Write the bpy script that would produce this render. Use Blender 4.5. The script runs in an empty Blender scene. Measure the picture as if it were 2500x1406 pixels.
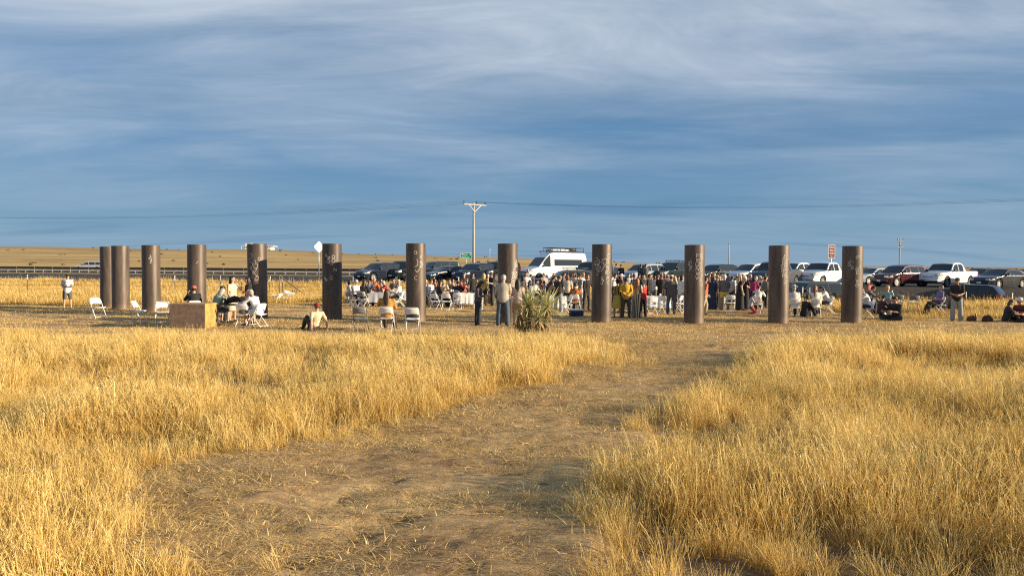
import bpy, bmesh, math, random
import numpy as np
from mathutils import Vector, Matrix

random.seed(7)
rng = np.random.default_rng(11)
SC = bpy.context.scene
COL = SC.collection
R = math.radians

# ------------------------------------------------------------------ camera
CAM_H, FPX, PITCH, ROLL = 2.15, 1800.0, math.atan(57 / 1800), 0.0048
_f = Vector((0, math.cos(PITCH), -math.sin(PITCH)))
_u0 = Vector((0, math.sin(PITCH), math.cos(PITCH)))
_r0 = Vector((1, 0, 0))
_r = _r0 * math.cos(ROLL) + _u0 * math.sin(ROLL)
_u = _u0 * math.cos(ROLL) - _r0 * math.sin(ROLL)
cam_d = bpy.data.cameras.new('camera')
cam = bpy.data.objects.new('camera', cam_d)
COL.objects.link(cam)
cam_d.sensor_width = 36.0
cam_d.lens = FPX / 2500 * 36
cam_d.clip_start, cam_d.clip_end = 0.1, 30000
M4 = Matrix(((_r.x, _u.x, -_f.x, 0), (_r.y, _u.y, -_f.y, 0), (_r.z, _u.z, -_f.z, CAM_H), (0, 0, 0, 1)))
cam.matrix_world = M4
SC.camera = cam

# ------------------------------------------------------------------ light
SUN_AZ, SUN_EL = R(77), R(14)          # azimuth from "towards the camera" round to the right
to_sun = Vector((math.sin(SUN_AZ) * math.cos(SUN_EL), -math.cos(SUN_AZ) * math.cos(SUN_EL), math.sin(SUN_EL)))
sun_d = bpy.data.lights.new('sun', 'SUN')
sun_d.energy, sun_d.angle, sun_d.color = 5.0, R(0.6), (1.0, 0.81, 0.56)
sun = bpy.data.objects.new('sun', sun_d)
COL.objects.link(sun)
sun.rotation_euler = to_sun.to_track_quat('Z', 'Y').to_euler()
sun.location = to_sun * 60

W = bpy.data.worlds.new('World')
SC.world = W
W.use_nodes = True
nt = W.node_tree
nt.nodes.clear()
def N(t, typ, **kw):
    n = t.nodes.new(typ)
    for k, v in kw.items():
        setattr(n, k, v)
    return n
def mth(t, op, a, b=None, c=None, clamp=False):
    n = N(t, 'ShaderNodeMath', operation=op, use_clamp=clamp)
    for i, v in enumerate((a, b, c)):
        if v is None:
            continue
        if isinstance(v, (int, float)):
            n.inputs[i].default_value = v
        else:
            t.links.new(v, n.inputs[i])
    return n.outputs[0]
def ramp(t, fac, stops, interp='LINEAR'):
    n = N(t, 'ShaderNodeValToRGB')
    n.color_ramp.interpolation = interp
    els = n.color_ramp.elements
    while len(els) < len(stops):
        els.new(0.5)
    for e, (p, c) in zip(els, stops):
        e.position = p
        e.color = (*c, 1) if len(c) == 3 else c
    t.links.new(fac, n.inputs[0])
    return n.outputs[0]
def mixc(t, fac, a, b, mode='MIX'):
    n = N(t, 'ShaderNodeMix', data_type='RGBA', blend_type=mode)
    for i, v in ((0, fac), (6, a), (7, b)):
        if isinstance(v, (int, float)):
            n.inputs[i].default_value = v
        elif isinstance(v, tuple):
            n.inputs[i].default_value = (*v, 1)
        else:
            t.links.new(v, n.inputs[i])
    return n.outputs[2]
def noise(t, vec, scale, detail=4, rough=0.55, dist=0.0):
    n = N(t, 'ShaderNodeTexNoise')
    n.inputs['Scale'].default_value = scale
    n.inputs['Detail'].default_value = detail
    n.inputs['Roughness'].default_value = rough
    n.inputs['Distortion'].default_value = dist
    if vec is not None:
        t.links.new(vec, n.inputs['Vector'])
    return n.outputs[0]

sky = N(nt, 'ShaderNodeTexSky', sky_type='NISHITA', sun_disc=False)
sky.sun_elevation = SUN_EL
sky.sun_rotation = math.atan2(to_sun.x, to_sun.y)
sky.air_density, sky.dust_density, sky.ozone_density = 1.0, 0.6, 2.2
tc = N(nt, 'ShaderNodeTexCoord')
sep = N(nt, 'ShaderNodeSeparateXYZ')
nt.links.new(tc.outputs['Generated'], sep.inputs[0])
zz = mth(nt, 'MAXIMUM', sep.outputs[2], 0.0)
den = mth(nt, 'ADD', zz, 0.10)
cu = mth(nt, 'DIVIDE', sep.outputs[0], den)
cv = mth(nt, 'DIVIDE', sep.outputs[1], den)
comb = N(nt, 'ShaderNodeCombineXYZ')
nt.links.new(cu, comb.inputs[0]); nt.links.new(cv, comb.inputs[1])
mp = N(nt, 'ShaderNodeMapping')
mp.inputs['Rotation'].default_value = (0, 0, R(-20))
mp.inputs['Scale'].default_value = (0.42, 0.80, 1)
mp.inputs['Location'].default_value = (SKYX := 0.3, SKYY := 5.2, 0.0)
nt.links.new(comb.outputs[0], mp.inputs[0])
n_big = noise(nt, mp.outputs[0], 0.42, 2, 0.5, 0.2)
n_mid = noise(nt, mp.outputs[0], 1.25, 6, 0.56, 0.9)
cl = mth(nt, 'ADD', mth(nt, 'MULTIPLY', n_big, 0.80), mth(nt, 'MULTIPLY', n_mid, 0.40))
pale = ramp(nt, cl, [(0.425, (0, 0, 0)), (0.67, (1, 1, 1))], 'EASE')
thin = ramp(nt, zz, [(0.0, (0.10,) * 3), (0.10, (0.30,) * 3), (0.17, (0.75,) * 3), (0.26, (1,) * 3)])
pale = mth(nt, 'MULTIPLY', mth(nt, 'MULTIPLY', pale, thin), 0.92)
mp2 = N(nt, 'ShaderNodeMapping')
mp2.inputs['Rotation'].default_value = (0, 0, R(-9)); mp2.inputs['Scale'].default_value = (0.26, 0.85, 1); mp2.inputs['Location'].default_value = (7.7, 2.2, 0)
nt.links.new(comb.outputs[0], mp2.inputs[0])
n_s = noise(nt, mp2.outputs[0], 1.1, 6, 0.55, 0.8)
slate = mth(nt, 'MULTIPLY', ramp(nt, n_s, [(0.50, (0, 0, 0)), (0.72, (1, 1, 1))], 'EASE'), 0.6)
skyc = mixc(nt, 1.0, sky.outputs[0], (0.44, 0.74, 1.05), 'MULTIPLY')
veil = ramp(nt, zz, [(0.0, (0.9,) * 3), (0.06, (0.85,) * 3), (0.16, (0.65,) * 3), (0.32, (0.2,) * 3), (0.6, (0,) * 3)])
veilc = ramp(nt, zz, [(0.0, (2.1, 3.2, 4.4)), (0.05, (1.55, 2.75, 4.1)), (0.13, (0.98, 2.1, 3.6))])
skyc = mixc(nt, veil, skyc, veilc)
n_t = noise(nt, mp.outputs[0], 1.7, 7, 0.6, 1.0)
cloudc = ramp(nt, n_t, [(0.32, (2.2, 3.1, 4.2)), (0.70, (4.8, 5.4, 6.2))])
col = mixc(nt, pale, skyc, cloudc)
col = mixc(nt, slate, col, (0.95, 2.0, 3.35))
bg = N(nt, 'ShaderNodeBackground')
bg.inputs[1].default_value = 0.068
nt.links.new(col, bg.inputs[0])
wo = N(nt, 'ShaderNodeOutputWorld')
nt.links.new(bg.outputs[0], wo.inputs[0])

SC.view_settings.view_transform = 'Standard'
SC.view_settings.look = 'None'
SC.view_settings.exposure = 0.86
SC.view_settings.gamma = 1.0
SC.view_settings.use_curve_mapping = False
SC.cycles.max_bounces = 6
SC.cycles.transparent_max_bounces = 6
SC.cycles.use_denoising = False
SC.cycles.filter_width = 1.15

# ------------------------------------------------------------------ helpers
def ray(px, py):
    return (_f * FPX + _r * (px - 1250) + _u * (703 - py)).normalized()
def at(px, py, z=0.0):
    """the point of the level z that the photograph shows at a pixel"""
    d = ray(px, py)
    k = (z - CAM_H) / d.z
    return Vector((d.x * k, d.y * k, z))
def xat(px, D):
    return (px - 1250) / FPX * D
def ss(a, b, v):
    t = np.clip((np.asarray(v, float) - a) / (b - a), 0, 1)
    return t * t * (3 - 2 * t)

def _hash(ix, iy, seed):
    h = (ix.astype(np.int64) * 374761393 + iy.astype(np.int64) * 668265263 + seed * 974634777) & 0x7fffffff
    h = ((h ^ (h >> 13)) * 1274126177) & 0x7fffffff
    return ((h ^ (h >> 16)) & 0xffff) / 65535.0
def vnoise(x, y, s, seed=0):
    x = np.asarray(x, float) / s; y = np.asarray(y, float) / s
    ix, iy = np.floor(x), np.floor(y)
    fx, fy = x - ix, y - iy
    fx, fy = fx * fx * (3 - 2 * fx), fy * fy * (3 - 2 * fy)
    a, b = _hash(ix, iy, seed), _hash(ix + 1, iy, seed)
    c, d = _hash(ix, iy + 1, seed), _hash(ix + 1, iy + 1, seed)
    return (a * (1 - fx) + b * fx) * (1 - fy) + (c * (1 - fx) + d * fx) * fy

def mesh(name, V, F, smooth=False, attrs=None):
    me = bpy.data.meshes.new(name)
    me.from_pydata([tuple(v) for v in V], [], [tuple(f) for f in F])
    if attrs:
        for k, a in attrs.items():
            at_ = me.attributes.new(k, 'FLOAT', 'POINT')
            at_.data.foreach_set('value', np.asarray(a, np.float32))
    if smooth:
        me.polygons.foreach_set('use_smooth', [True] * len(me.polygons))
    me.update()
    return me
def obj(name, me, mat=None, parent=None, loc=None, rz=None):
    o = bpy.data.objects.new(name, me)
    COL.objects.link(o)
    if mat is not None and me is not None:
        if len(me.materials) == 0:
            me.materials.append(mat)
        elif me.materials[0] is not mat:
            o.material_slots[0].link = 'OBJECT'
            o.material_slots[0].material = mat
    if parent is not None:
        o.parent = parent
    if loc is not None:
        o.location = loc
    if rz is not None:
        o.rotation_euler = (0, 0, rz)
    return o
def tag(o, label=None, cat=None, group=None, kind=None):
    for k, v in (('label', label), ('category', cat), ('group', group), ('kind', kind)):
        if v:
            o[k] = v
    return o
def empty(name, loc, rz=0.0, label=None, cat=None, group=None):
    o = bpy.data.objects.new(name, None)
    COL.objects.link(o)
    o.location = loc
    o.rotation_euler = (0, 0, rz)
    o.empty_display_size = 0.1
    return tag(o, label, cat, group)

class MB:
    """collects verts and faces"""
    def __init__(s):
        s.V, s.F = [], []
    def add(s, V, F):
        k = len(s.V)
        s.V += [Vector(v) for v in V]
        s.F += [tuple(i + k for i in f) for f in F]
        return s
    def box(s, x0, x1, y0, y1, z0, z1, b=0.0):
        if b <= 0:
            V = [(x, y, z) for z in (z0, z1) for y in (y0, y1) for x in (x0, x1)]
            return s.add(V, [(0, 2, 3, 1), (4, 5, 7, 6), (0, 1, 5, 4), (2, 6, 7, 3), (0, 4, 6, 2), (1, 3, 7, 5)])
        bm = bmesh.new()
        bmesh.ops.create_cube(bm, size=1)
        for v in bm.verts:
            v.co = Vector(((x0 + x1) / 2 + v.co.x * (x1 - x0), (y0 + y1) / 2 + v.co.y * (y1 - y0), (z0 + z1) / 2 + v.co.z * (z1 - z0)))
        bmesh.ops.bevel(bm, geom=list(bm.edges), offset=b, segments=2, affect='EDGES', profile=0.5)
        bm.verts.index_update()
        s.add([v.co.copy() for v in bm.verts], [[v.index for v in f.verts] for f in bm.faces])
        bm.free()
        return s
    def tube(s, pts, rad, seg=8, side=None, cap=0.5, closed=False):
        pts = [Vector(p) for p in pts]
        n = len(pts)
        V, F = [], []
        for i, p in enumerate(pts):
            t = (pts[min(i + 1, n - 1)] - pts[max(i - 1, 0)])
            t = t.normalized() if t.length > 1e-9 else Vector((0, 0, 1))
            ref = Vector(side) if side is not None else (Vector((0, 0, 1)) if abs(t.z) < 0.8 else Vector((1, 0, 0)))
            uu = ref - t * ref.dot(t)
            if uu.length < 1e-5:
                uu = Vector((0, 1, 0)) - t * t.y
            uu.normalize()
            vv = t.cross(uu)
            r = rad[i] if isinstance(rad, (list, tuple)) else rad
            a, b = r if isinstance(r, (list, tuple)) else (r, r)
            for k in range(seg):
                an = 2 * math.pi * k / seg
                V.append(p + uu * (a * math.cos(an)) + vv * (b * math.sin(an)))
        for i in range(n - 1):
            for k in range(seg):
                k2 = (k + 1) % seg
                F.append((i * seg + k, i * seg + k2, (i + 1) * seg + k2, (i + 1) * seg + k))
        def rr(i):
            r = rad[i] if isinstance(rad, (list, tuple)) else rad
            return min(r) if isinstance(r, (list, tuple)) else r
        t0 = (pts[0] - pts[1]).normalized(); t1 = (pts[-1] - pts[-2]).normalized()
        V.append(pts[0] + t0 * rr(0) * cap); c0 = len(V) - 1
        V.append(pts[-1] + t1 * rr(n - 1) * cap); c1 = len(V) - 1
        for k in range(seg):
            k2 = (k + 1) % seg
            F.append((c0, k2, k)); F.append((c1, (n - 1) * seg + k, (n - 1) * seg + k2))
        return s.add(V, F)
    def ball(s, c, r, nu=10, nv=6):
        rx, ry, rz = r if isinstance(r, (tuple, list)) else (r, r, r)
        V, F = [(c[0], c[1], c[2] - rz)], []
        for j in range(1, nv):
            ph = -math.pi / 2 + math.pi * j / nv
            for i in range(nu):
                th = 2 * math.pi * i / nu
                V.append((c[0] + rx * math.cos(ph) * math.cos(th), c[1] + ry * math.cos(ph) * math.sin(th), c[2] + rz * math.sin(ph)))
        V.append((c[0], c[1], c[2] + rz))
        for i in range(nu):
            F.append((0, 1 + (i + 1) % nu, 1 + i))
            F.append((len(V) - 1, len(V) - 1 - nu + i, len(V) - 1 - nu + (i + 1) % nu))
        for j in range(nv - 2):
            for i in range(nu):
                a = 1 + j * nu + i; b = 1 + j * nu + (i + 1) % nu
                F.append((a, b, b + nu, a + nu))
        return s.add(V, F)
    def mesh(s, name, smooth=False):
        return mesh(name, s.V, s.F, smooth)
    def build(s, name, mat, parent=None, smooth=False, loc=None, rz=None):
        return obj(name, s.mesh(name, smooth), mat, parent, loc, rz)

def autosmooth(me, deg=35):
    bm = bmesh.new(); bm.from_mesh(me)
    for f in bm.faces: f.smooth = True
    for e in bm.edges:
        if len(e.link_faces) == 2 and e.calc_face_angle(0) > R(deg): e.smooth = False
        elif len(e.link_faces) != 2: e.smooth = False
    bm.to_mesh(me); bm.free()
    return me

# ------------------------------------------------------------------ materials
def mat(name, col, rough=0.7, metal=0.0, var=0.12, scale=6.0, bump=0.0, bscale=40.0, coat=0.0, spec=None, detail=4, trans=0.0):
    m = bpy.data.materials.new(name)
    m.use_nodes = True
    t = m.node_tree
    p = t.nodes['Principled BSDF']
    p.inputs['Roughness'].default_value = rough
    p.inputs['Metallic'].default_value = metal
    if coat:
        p.inputs['Coat Weight'].default_value = coat
        p.inputs['Coat Roughness'].default_value = 0.06
    if spec is not None:
        p.inputs['Specular IOR Level'].default_value = spec
    tcn = N(t, 'ShaderNodeTexCoord')
    if var > 0:
        nn = noise(t, tcn.outputs['Object'], scale, detail, 0.6)
        lo = tuple(max(0, c * (1 - var)) for c in col); hi = tuple(min(1, c * (1 + var)) for c in col)
        t.links.new(ramp(t, nn, [(0.3, lo), (0.7, hi)]), p.inputs['Base Color'])
        rg = N(t, 'ShaderNodeMapRange')
        rg.inputs['To Min'].default_value = max(0.02, rough * 0.85); rg.inputs['To Max'].default_value = min(1, rough * 1.15)
        t.links.new(nn, rg.inputs[0]); t.links.new(rg.outputs[0], p.inputs['Roughness'])
    else:
        p.inputs['Base Color'].default_value = (*col, 1)
    if bump:
        b = N(t, 'ShaderNodeBump')
        b.inputs['Strength'].default_value = bump
        b.inputs['Distance'].default_value = 0.02
        t.links.new(noise(t, tcn.outputs['Object'], bscale, 5, 0.65), b.inputs['Height'])
        t.links.new(b.outputs[0], p.inputs['Normal'])
    return m
_mc = {}
def cloth(col, kind='cloth'):
    key = (tuple(round(c, 3) for c in col), kind)
    if key not in _mc:
        nm = '%s_%d' % (kind, len(_mc))
        if kind == 'paint':
            _mc[key] = mat(nm, col, 0.16, 0.0, 0.04, 3, coat=0.3, spec=0.4)
        elif kind == 'skin':
            _mc[key] = mat(nm, col, 0.55, 0, 0.10, 14)
        elif kind == 'hair':
            _mc[key] = mat(nm, col, 0.5, 0, 0.35, 60)
        elif kind == 'plaid':
            m = mat(nm, col, 0.85, 0, 0.0)
            t = m.node_tree; p = t.nodes['Principled BSDF']
            tcn = N(t, 'ShaderNodeTexCoord')
            v = noise(t, tcn.outputs['Object'], 16, 2, 0.5, 1.0)
            dark = tuple(c * 0.15 for c in col)
            t.links.new(ramp(t, v, [(0.47, dark), (0.53, col)]), p.inputs['Base Color'])
            _mc[key] = m
        elif kind == 'stripe':
            m = mat(nm, col, 0.85, 0, 0.0)
            t = m.node_tree; p = t.nodes['Principled BSDF']
            tcn = N(t, 'ShaderNodeTexCoord')
            w = N(t, 'ShaderNodeTexWave'); w.inputs['Scale'].default_value = 4.5; w.bands_direction = 'X'
            w.inputs['Distortion'].default_value = 1.0
            t.links.new(tcn.outputs['Object'], w.inputs['Vector'])
            t.links.new(ramp(t, w.outputs[1], [(0.45, (0.02, 0.02, 0.02)), (0.55, col)]), p.inputs['Base Color'])
            _mc[key] = m
        else:
            _mc[key] = mat(nm, col, 0.88, 0, 0.16, 7, bump=0.25, bscale=30)
    return _mc[key]

M = {}
M['white_paint'] = mat('white_enamel', (0.80, 0.79, 0.76), 0.42, 0, 0.05, 8)
M['black_plastic'] = mat('black_plastic', (0.02, 0.02, 0.022), 0.5, 0, 0.2, 10)
M['rubber'] = mat('rubber', (0.018, 0.018, 0.018), 0.85, 0, 0.2, 20)
M['alloy'] = mat('alloy', (0.20, 0.20, 0.21), 0.4, 0.8, 0.1, 10)
M['chrome'] = mat('chrome', (0.55, 0.56, 0.58), 0.2, 0.9, 0.05, 10)
M['glass'] = mat('dark_glass', (0.026, 0.032, 0.040), 0.07, 0, 0.0, spec=0.5)
M['lamp_glass'] = mat('lamp_glass', (0.62, 0.64, 0.66), 0.12, 0.1, 0.1, 20, spec=0.8)
M['red_lens'] = mat('red_lens', (0.50, 0.02, 0.015), 0.15, 0, 0.1, 20, spec=0.7)
M['plate'] = mat('number_plate', (0.72, 0.73, 0.74), 0.45, 0, 0.15, 40)
M['galv'] = mat('galvanised_steel', (0.42, 0.42, 0.40), 0.42, 0.55, 0.2, 5, bump=0.1)
M['wood_pole'] = mat('weathered_wood', (0.24, 0.18, 0.125), 0.9, 0, 0.35, 9, bump=0.5, bscale=30)
M['wood_arm'] = mat('grey_wood', (0.42, 0.38, 0.32), 0.9, 0, 0.2, 9, bump=0.3)
M['insul'] = mat('porcelain', (0.03, 0.022, 0.02), 0.25, 0, 0.1, 9)
M['wire'] = mat('wire', (0.05, 0.05, 0.055), 0.6, 0.4, 0.1, 9)
M['ply'] = mat('sunlit_plywood', (0.46, 0.27, 0.075), 0.8, 0, 0.4, 3.5, bump=0.3, bscale=14)  # golden tone puts the sun on the lit panels into the colour
M['ply_dark'] = mat('shaded_plywood', (0.20, 0.135, 0.095), 0.85, 0, 0.3, 6, bump=0.4, bscale=25)  # same plywood, with the shade of the unlit panels put into its colour
M['cloth_white'] = mat('white_tablecloth', (0.78, 0.77, 0.75), 0.8, 0, 0.06, 4, bump=0.2, bscale=12)
M['cloth_grey'] = mat('grey_white_tablecloth', (0.50, 0.50, 0.53), 0.8, 0, 0.08, 4, bump=0.2, bscale=12)
M['cloth_black'] = mat('black_tablecloth', (0.018, 0.018, 0.022), 0.85, 0, 0.2, 6)
M['chalk'] = mat('chalk', (0.48, 0.45, 0.40), 0.95, 0, 0.25, 30)
# ------------------------------------------------------------------ terrain
def edge_y(x):                       # near edge of the asphalt shoulder
    return 63.5 - 0.22 * (np.asarray(x, float) + 14.6)
_cx = (np.array([-2500, -600, 0, 250, 500, 620, 740, 850, 1000, 1200, 1400, 1540, 1640, 1750, 2500, 5000]) - 1250) / 3.6
_cz = np.array([8.0, 10.5, 11.6, 11.9, 10.9, 11.7, 10.9, 9.1, 8.3, 6.6, 4.9, 3.7, 2.2, 1.2, 0.9, 0.6])
def ground_z(x, y):
    x = np.asarray(x, float); y = np.asarray(y, float)
    t = y - edge_y(x)
    dd = -0.80 * ss(4, 22, x)
    z = dd * ss(-17, -8, t)
    z = z * (1 - ss(-3.2, -0.2, t)) + 0.5 * ss(-3.2 - 9 * (1 - ss(4, 22, x)), -0.2, t)
    c = np.interp(x, _cx, _cz) - 0.5
    h = ss(95, 500, y) ** 1.15
    far = 1 - 0.45 * ss(520, 2600, y)
    und = (vnoise(x, y, 70, 3) - 0.5) * 1.2 * ss(140, 260, y) * (1 - ss(450, 520, y))
    return z + c * h * far + und * np.clip(c / 8, 0.05, 1)

def axis(lo, hi, fine_lo, fine_hi, step, grow):
    a = list(np.arange(fine_lo, fine_hi, step))
    v, s = fine_lo, step
    L = []
    while v > lo:
        s *= grow; v -= s; L.append(v)
    v, s, H = a[-1], step, []
    while v < hi:
        s *= grow; v += s; H.append(v)
    return np.array(L[::-1] + a + H)
def grid_mesh(name, xs, ys, zf, keep=None, smooth=True):
    X, Y = np.meshgrid(xs, ys)
    Z = zf(X, Y)
    nx, ny = len(xs), len(ys)
    V = np.stack([X.ravel(), Y.ravel(), Z.ravel()], 1)
    i = np.arange((ny - 1) * (nx - 1))
    r, c = i // (nx - 1), i % (nx - 1)
    a = r * nx + c
    F = np.stack([a, a + 1, a + nx + 1, a + nx], 1)
    if keep is not None:
        k = keep(X, Y).ravel()
        F = F[k[F].all(1)]
        used = np.unique(F)
        re = -np.ones(len(V), int); re[used] = np.arange(len(used))
        V = V[used]; F = re[F]
    me = bpy.data.meshes.new(name)
    me.vertices.add(len(V)); me.vertices.foreach_set('co', V.astype(np.float32).ravel())
    me.loops.add(F.size); me.loops.foreach_set('vertex_index', F.astype(np.int32).ravel())
    me.polygons.add(len(F)); me.polygons.foreach_set('loop_start', np.arange(0, F.size, 4, dtype=np.int32))
    me.polygons.foreach_set('loop_total', np.full(len(F), 4, np.int32))
    me.polygons.foreach_set('use_smooth', np.full(len(F), smooth))
    me.update(calc_edges=True)
    return me

def soil_mat(name, stops, s1, s2, stretch=(1, 1, 1), bump=0.6, bs=9.0, rough=0.95, far=None):
    m = bpy.data.materials.new(name); m.use_nodes = True
    t = m.node_tree; p = t.nodes['Principled BSDF']
    p.inputs['Roughness'].default_value = rough
    p.inputs['Specular IOR Level'].default_value = 0.15
    g = N(t, 'ShaderNodeNewGeometry')
    mp_ = N(t, 'ShaderNodeMapping'); mp_.inputs['Scale'].default_value = stretch
    t.links.new(g.outputs['Position'], mp_.inputs[0])
    a = noise(t, mp_.outputs[0], s1, 6, 0.6, 0.4)
    b = noise(t, mp_.outputs[0], s2, 5, 0.7, 0.8)
    v = mth(t, 'ADD', mth(t, 'MULTIPLY', a, 0.45), mth(t, 'MULTIPLY', b, 0.55))
    c = ramp(t, v, stops)
    t.links.new(c, p.inputs['Base Color'])
    bp = N(t, 'ShaderNodeBump'); bp.inputs['Strength'].default_value = bump; bp.inputs['Distance'].default_value = 0.05
    t.links.new(noise(t, mp_.outputs[0], bs, 8, 0.7, 0.6), bp.inputs['Height'])
    t.links.new(bp.outputs[0], p.inputs['Normal'])
    return m
# far plain: dry grass with paler and browner tracts and a darker scrub belt near the skyline
M['plain'] = soil_mat('dry_plain', [(0.36, (0.28, 0.175, 0.08)), (0.47, (0.48, 0.32, 0.125)), (0.62, (0.60, 0.43, 0.175))], 0.03, 0.35, (0.35, 1, 1), 1.0, 2.2)
def _plain_tracts():
    t = M['plain'].node_tree; p = t.nodes['Principled BSDF']
    src = p.inputs['Base Color'].links[0].from_socket
    g = N(t, 'ShaderNodeNewGeometry')
    mp_ = N(t, 'ShaderNodeMapping'); mp_.inputs['Scale'].default_value = (0.004, 0.016, 1)
    t.links.new(g.outputs['Position'], mp_.inputs[0])
    n = noise(t, mp_.outputs[0], 1.0, 5, 0.6, 0.3)
    sp = N(t, 'ShaderNodeSeparateXYZ'); t.links.new(g.outputs['Position'], sp.inputs[0])
    dist = N(t, 'ShaderNodeMapRange', clamp=True)
    dist.inputs['From Min'].default_value = 300; dist.inputs['From Max'].default_value = 430
    t.links.new(sp.outputs[1], dist.inputs[0])
    f = mth(t, 'MULTIPLY', ramp(t, mth(t, 'ADD', n, mth(t, 'MULTIPLY', dist.outputs[0], 0.22)), [(0.54, (0, 0, 0)), (0.72, (1, 1, 1))]), 0.5)
    far_c = mixc(t, f, src, (0.19, 0.125, 0.08))
    near = N(t, 'ShaderNodeMapRange', clamp=True)              # bare soil under the meadow by the path
    near.inputs['From Min'].default_value = 26; near.inputs['From Max'].default_value = 44
    t.links.new(sp.outputs[1], near.inputs[0])
    mp2 = N(t, 'ShaderNodeMapping'); t.links.new(g.outputs['Position'], mp2.inputs[0])
    soil = ramp(t, noise(t, mp2.outputs[0], 9, 6, 0.7), [(0.35, (0.10, 0.062, 0.038)), (0.55, (0.21, 0.135, 0.075)), (0.68, (0.38, 0.26, 0.12))])
    t.links.new(mixc(t, near.outputs[0], soil, far_c), p.inputs['Base Color'])
_plain_tracts()
M['dirt'] = soil_mat('trodden_dirt', [(0.35, (0.185, 0.115, 0.062)), (0.465, (0.38, 0.25, 0.127)), (0.58, (0.55, 0.385, 0.192)), (0.70, (0.73, 0.555, 0.285))], 0.7, 5.5, (0.55, 1.5, 1), 0.9, 10)
M['mown'] = soil_mat('mown_straw_ground', [(0.36, (0.20, 0.125, 0.072)), (0.46, (0.37, 0.235, 0.122)), (0.56, (0.55, 0.38, 0.18)), (0.68, (0.70, 0.53, 0.27))], 0.5, 2.6, (0.28, 1.3, 1), 1.0, 7)
M['asphalt'] = soil_mat('old_asphalt', [(0.35, (0.045, 0.043, 0.042)), (0.65, (0.085, 0.08, 0.075))], 0.3, 6, (1, 1, 1), 0.4, 20, 0.85)
M['gravel'] = soil_mat('dark_gravel', [(0.35, (0.05, 0.043, 0.037)), (0.55, (0.095, 0.078, 0.062)), (0.7, (0.17, 0.13, 0.085))], 0.5, 4, (1, 1, 1), 0.8, 9, 0.95)  # darkened gravel: the unlit face of the bank is put into its colour

xs = axis(-9000, 9000, -60, 60, 1.6, 1.10)
ys = axis(-40, 14000, 0, 96, 1.3, 1.075)
g_me = grid_mesh('ground', xs, ys, lambda X, Y: ground_z(X, Y) - 0.012)
tag(obj('ground', g_me, M['plain']), kind='structure')

# path edges (ground contact of the standing grass)
_pl = [at(*p) for p in ((350, 1500), (392, 1406), (402, 1270), (400, 1200), (440, 1155), (570, 1125), (740, 1092), (905, 1055), (1090, 1002), (1270, 956), (1420, 913), (1490, 880), (1500, 852), (1440, 832), (1350, 824))]
_pr = [at(*p) for p in ((1330, 1500), (1338, 1406), (1368, 1300), (1435, 1200), (1530, 1110), (1610, 1035), (1700, 970), (1790, 915), (1850, 872), (1880, 850), (1930, 838), (2100, 832))]
_ply, _plx = np.array([p.y for p in _pl]), np.array([p.x for p in _pl])
_pry, _prx = np.array([p.y for p in _pr]), np.array([p.x for p in _pr])
def wob(x, y, s=1.1, a=0.75, seed=21):
    return (vnoise(x, y, s, seed) - 0.5) * a + (vnoise(x, y, s * 0.35, seed + 1) - 0.5) * a * 0.5
def left_edge(y):  return np.interp(y, _ply, _plx)
def right_edge(y): return np.interp(y, _pry, _prx)
_fy = [at(p, q) for p, q in ((-700, 822), (0, 821), (700, 826), (1250, 828), (1350, 826), (1500, 836), (1880, 846), (2200, 834), (2500, 830), (3200, 826))]
def front_edge(x): return np.interp(x, [p.x for p in _fy], [p.y for p in _fy])
_by = [at(p, q) for p, q in ((-700, 750), (0, 747), (500, 747), (830, 742), (1100, 736), (1800, 738), (1960, 752), (2080, 770), (2200, 779), (2500, 783), (3200, 786))]
def back_edge(x): return np.interp(x, [p.x for p in _by], [p.y for p in _by])

def in_path(X, Y, pad=0.0):
    w = wob(X, Y)
    return (X > left_edge(Y) + w - pad) & (X < right_edge(Y) + w + pad) & (Y < front_edge(X) + 1.0)
def in_clear(X, Y, pad=0.0):
    w = wob(X, Y, 1.6, 1.0, 31)
    return (Y > front_edge(X) + w * 0.5 - pad) & (Y < back_edge(X) + w * 1.4 + pad)
def rough_z(X, Y):
    a = (vnoise(X, Y, 0.55, 41) - 0.5) * 0.035 + (vnoise(X * 0.7, Y * 1.4, 0.22, 42) - 0.5) * 0.045 + (vnoise(X, Y, 0.09, 43) - 0.5) * 0.018
    a = a + (vnoise(X * 0.55, Y * 1.25, 0.75, 45) - 0.5) * 0.075
    prints = np.maximum(0, vnoise(X, Y, 0.30, 44) - 0.68) * -0.10
    return 0.045 + a + prints
def path_z(X, Y):
    w = wob(X, Y)
    d = np.minimum(X - left_edge(Y) - w, right_edge(Y) + w - X) + 0.5
    f = ss(0.02, 0.5, d)
    return -0.03 * (1 - f) + f * rough_z(X, Y)
path_me = grid_mesh('path', np.arange(-4.5, 7.5, 0.05), np.concatenate([np.arange(2.5, 12, 0.05), np.arange(12, 23.5, 0.09)]), path_z, lambda X, Y: in_path(X, Y, 0.5) & (Y < front_edge(X) + 0.6))
tag(obj('path', path_me, M['dirt']), kind='structure')
def clear_z(X, Y):
    a = (vnoise(X * 0.45, Y, 0.8, 51) - 0.5) * 0.05 + (vnoise(X * 0.5, Y * 1.3, 0.26, 52) - 0.5) * 0.05
    return 0.028 + a + 0.02 * ss(0, 1, vnoise(X, Y, 6, 53))
clear_me = grid_mesh('clearing', np.arange(-42, 42, 0.16), np.arange(17, 48, 0.12), clear_z, lambda X, Y: in_clear(X, Y, 0.4) & ~((Y < front_edge(X) + 0.45) & in_path(X, Y, 0.3)))
tag(obj('clearing', clear_me, M['mown']), kind='structure')

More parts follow.
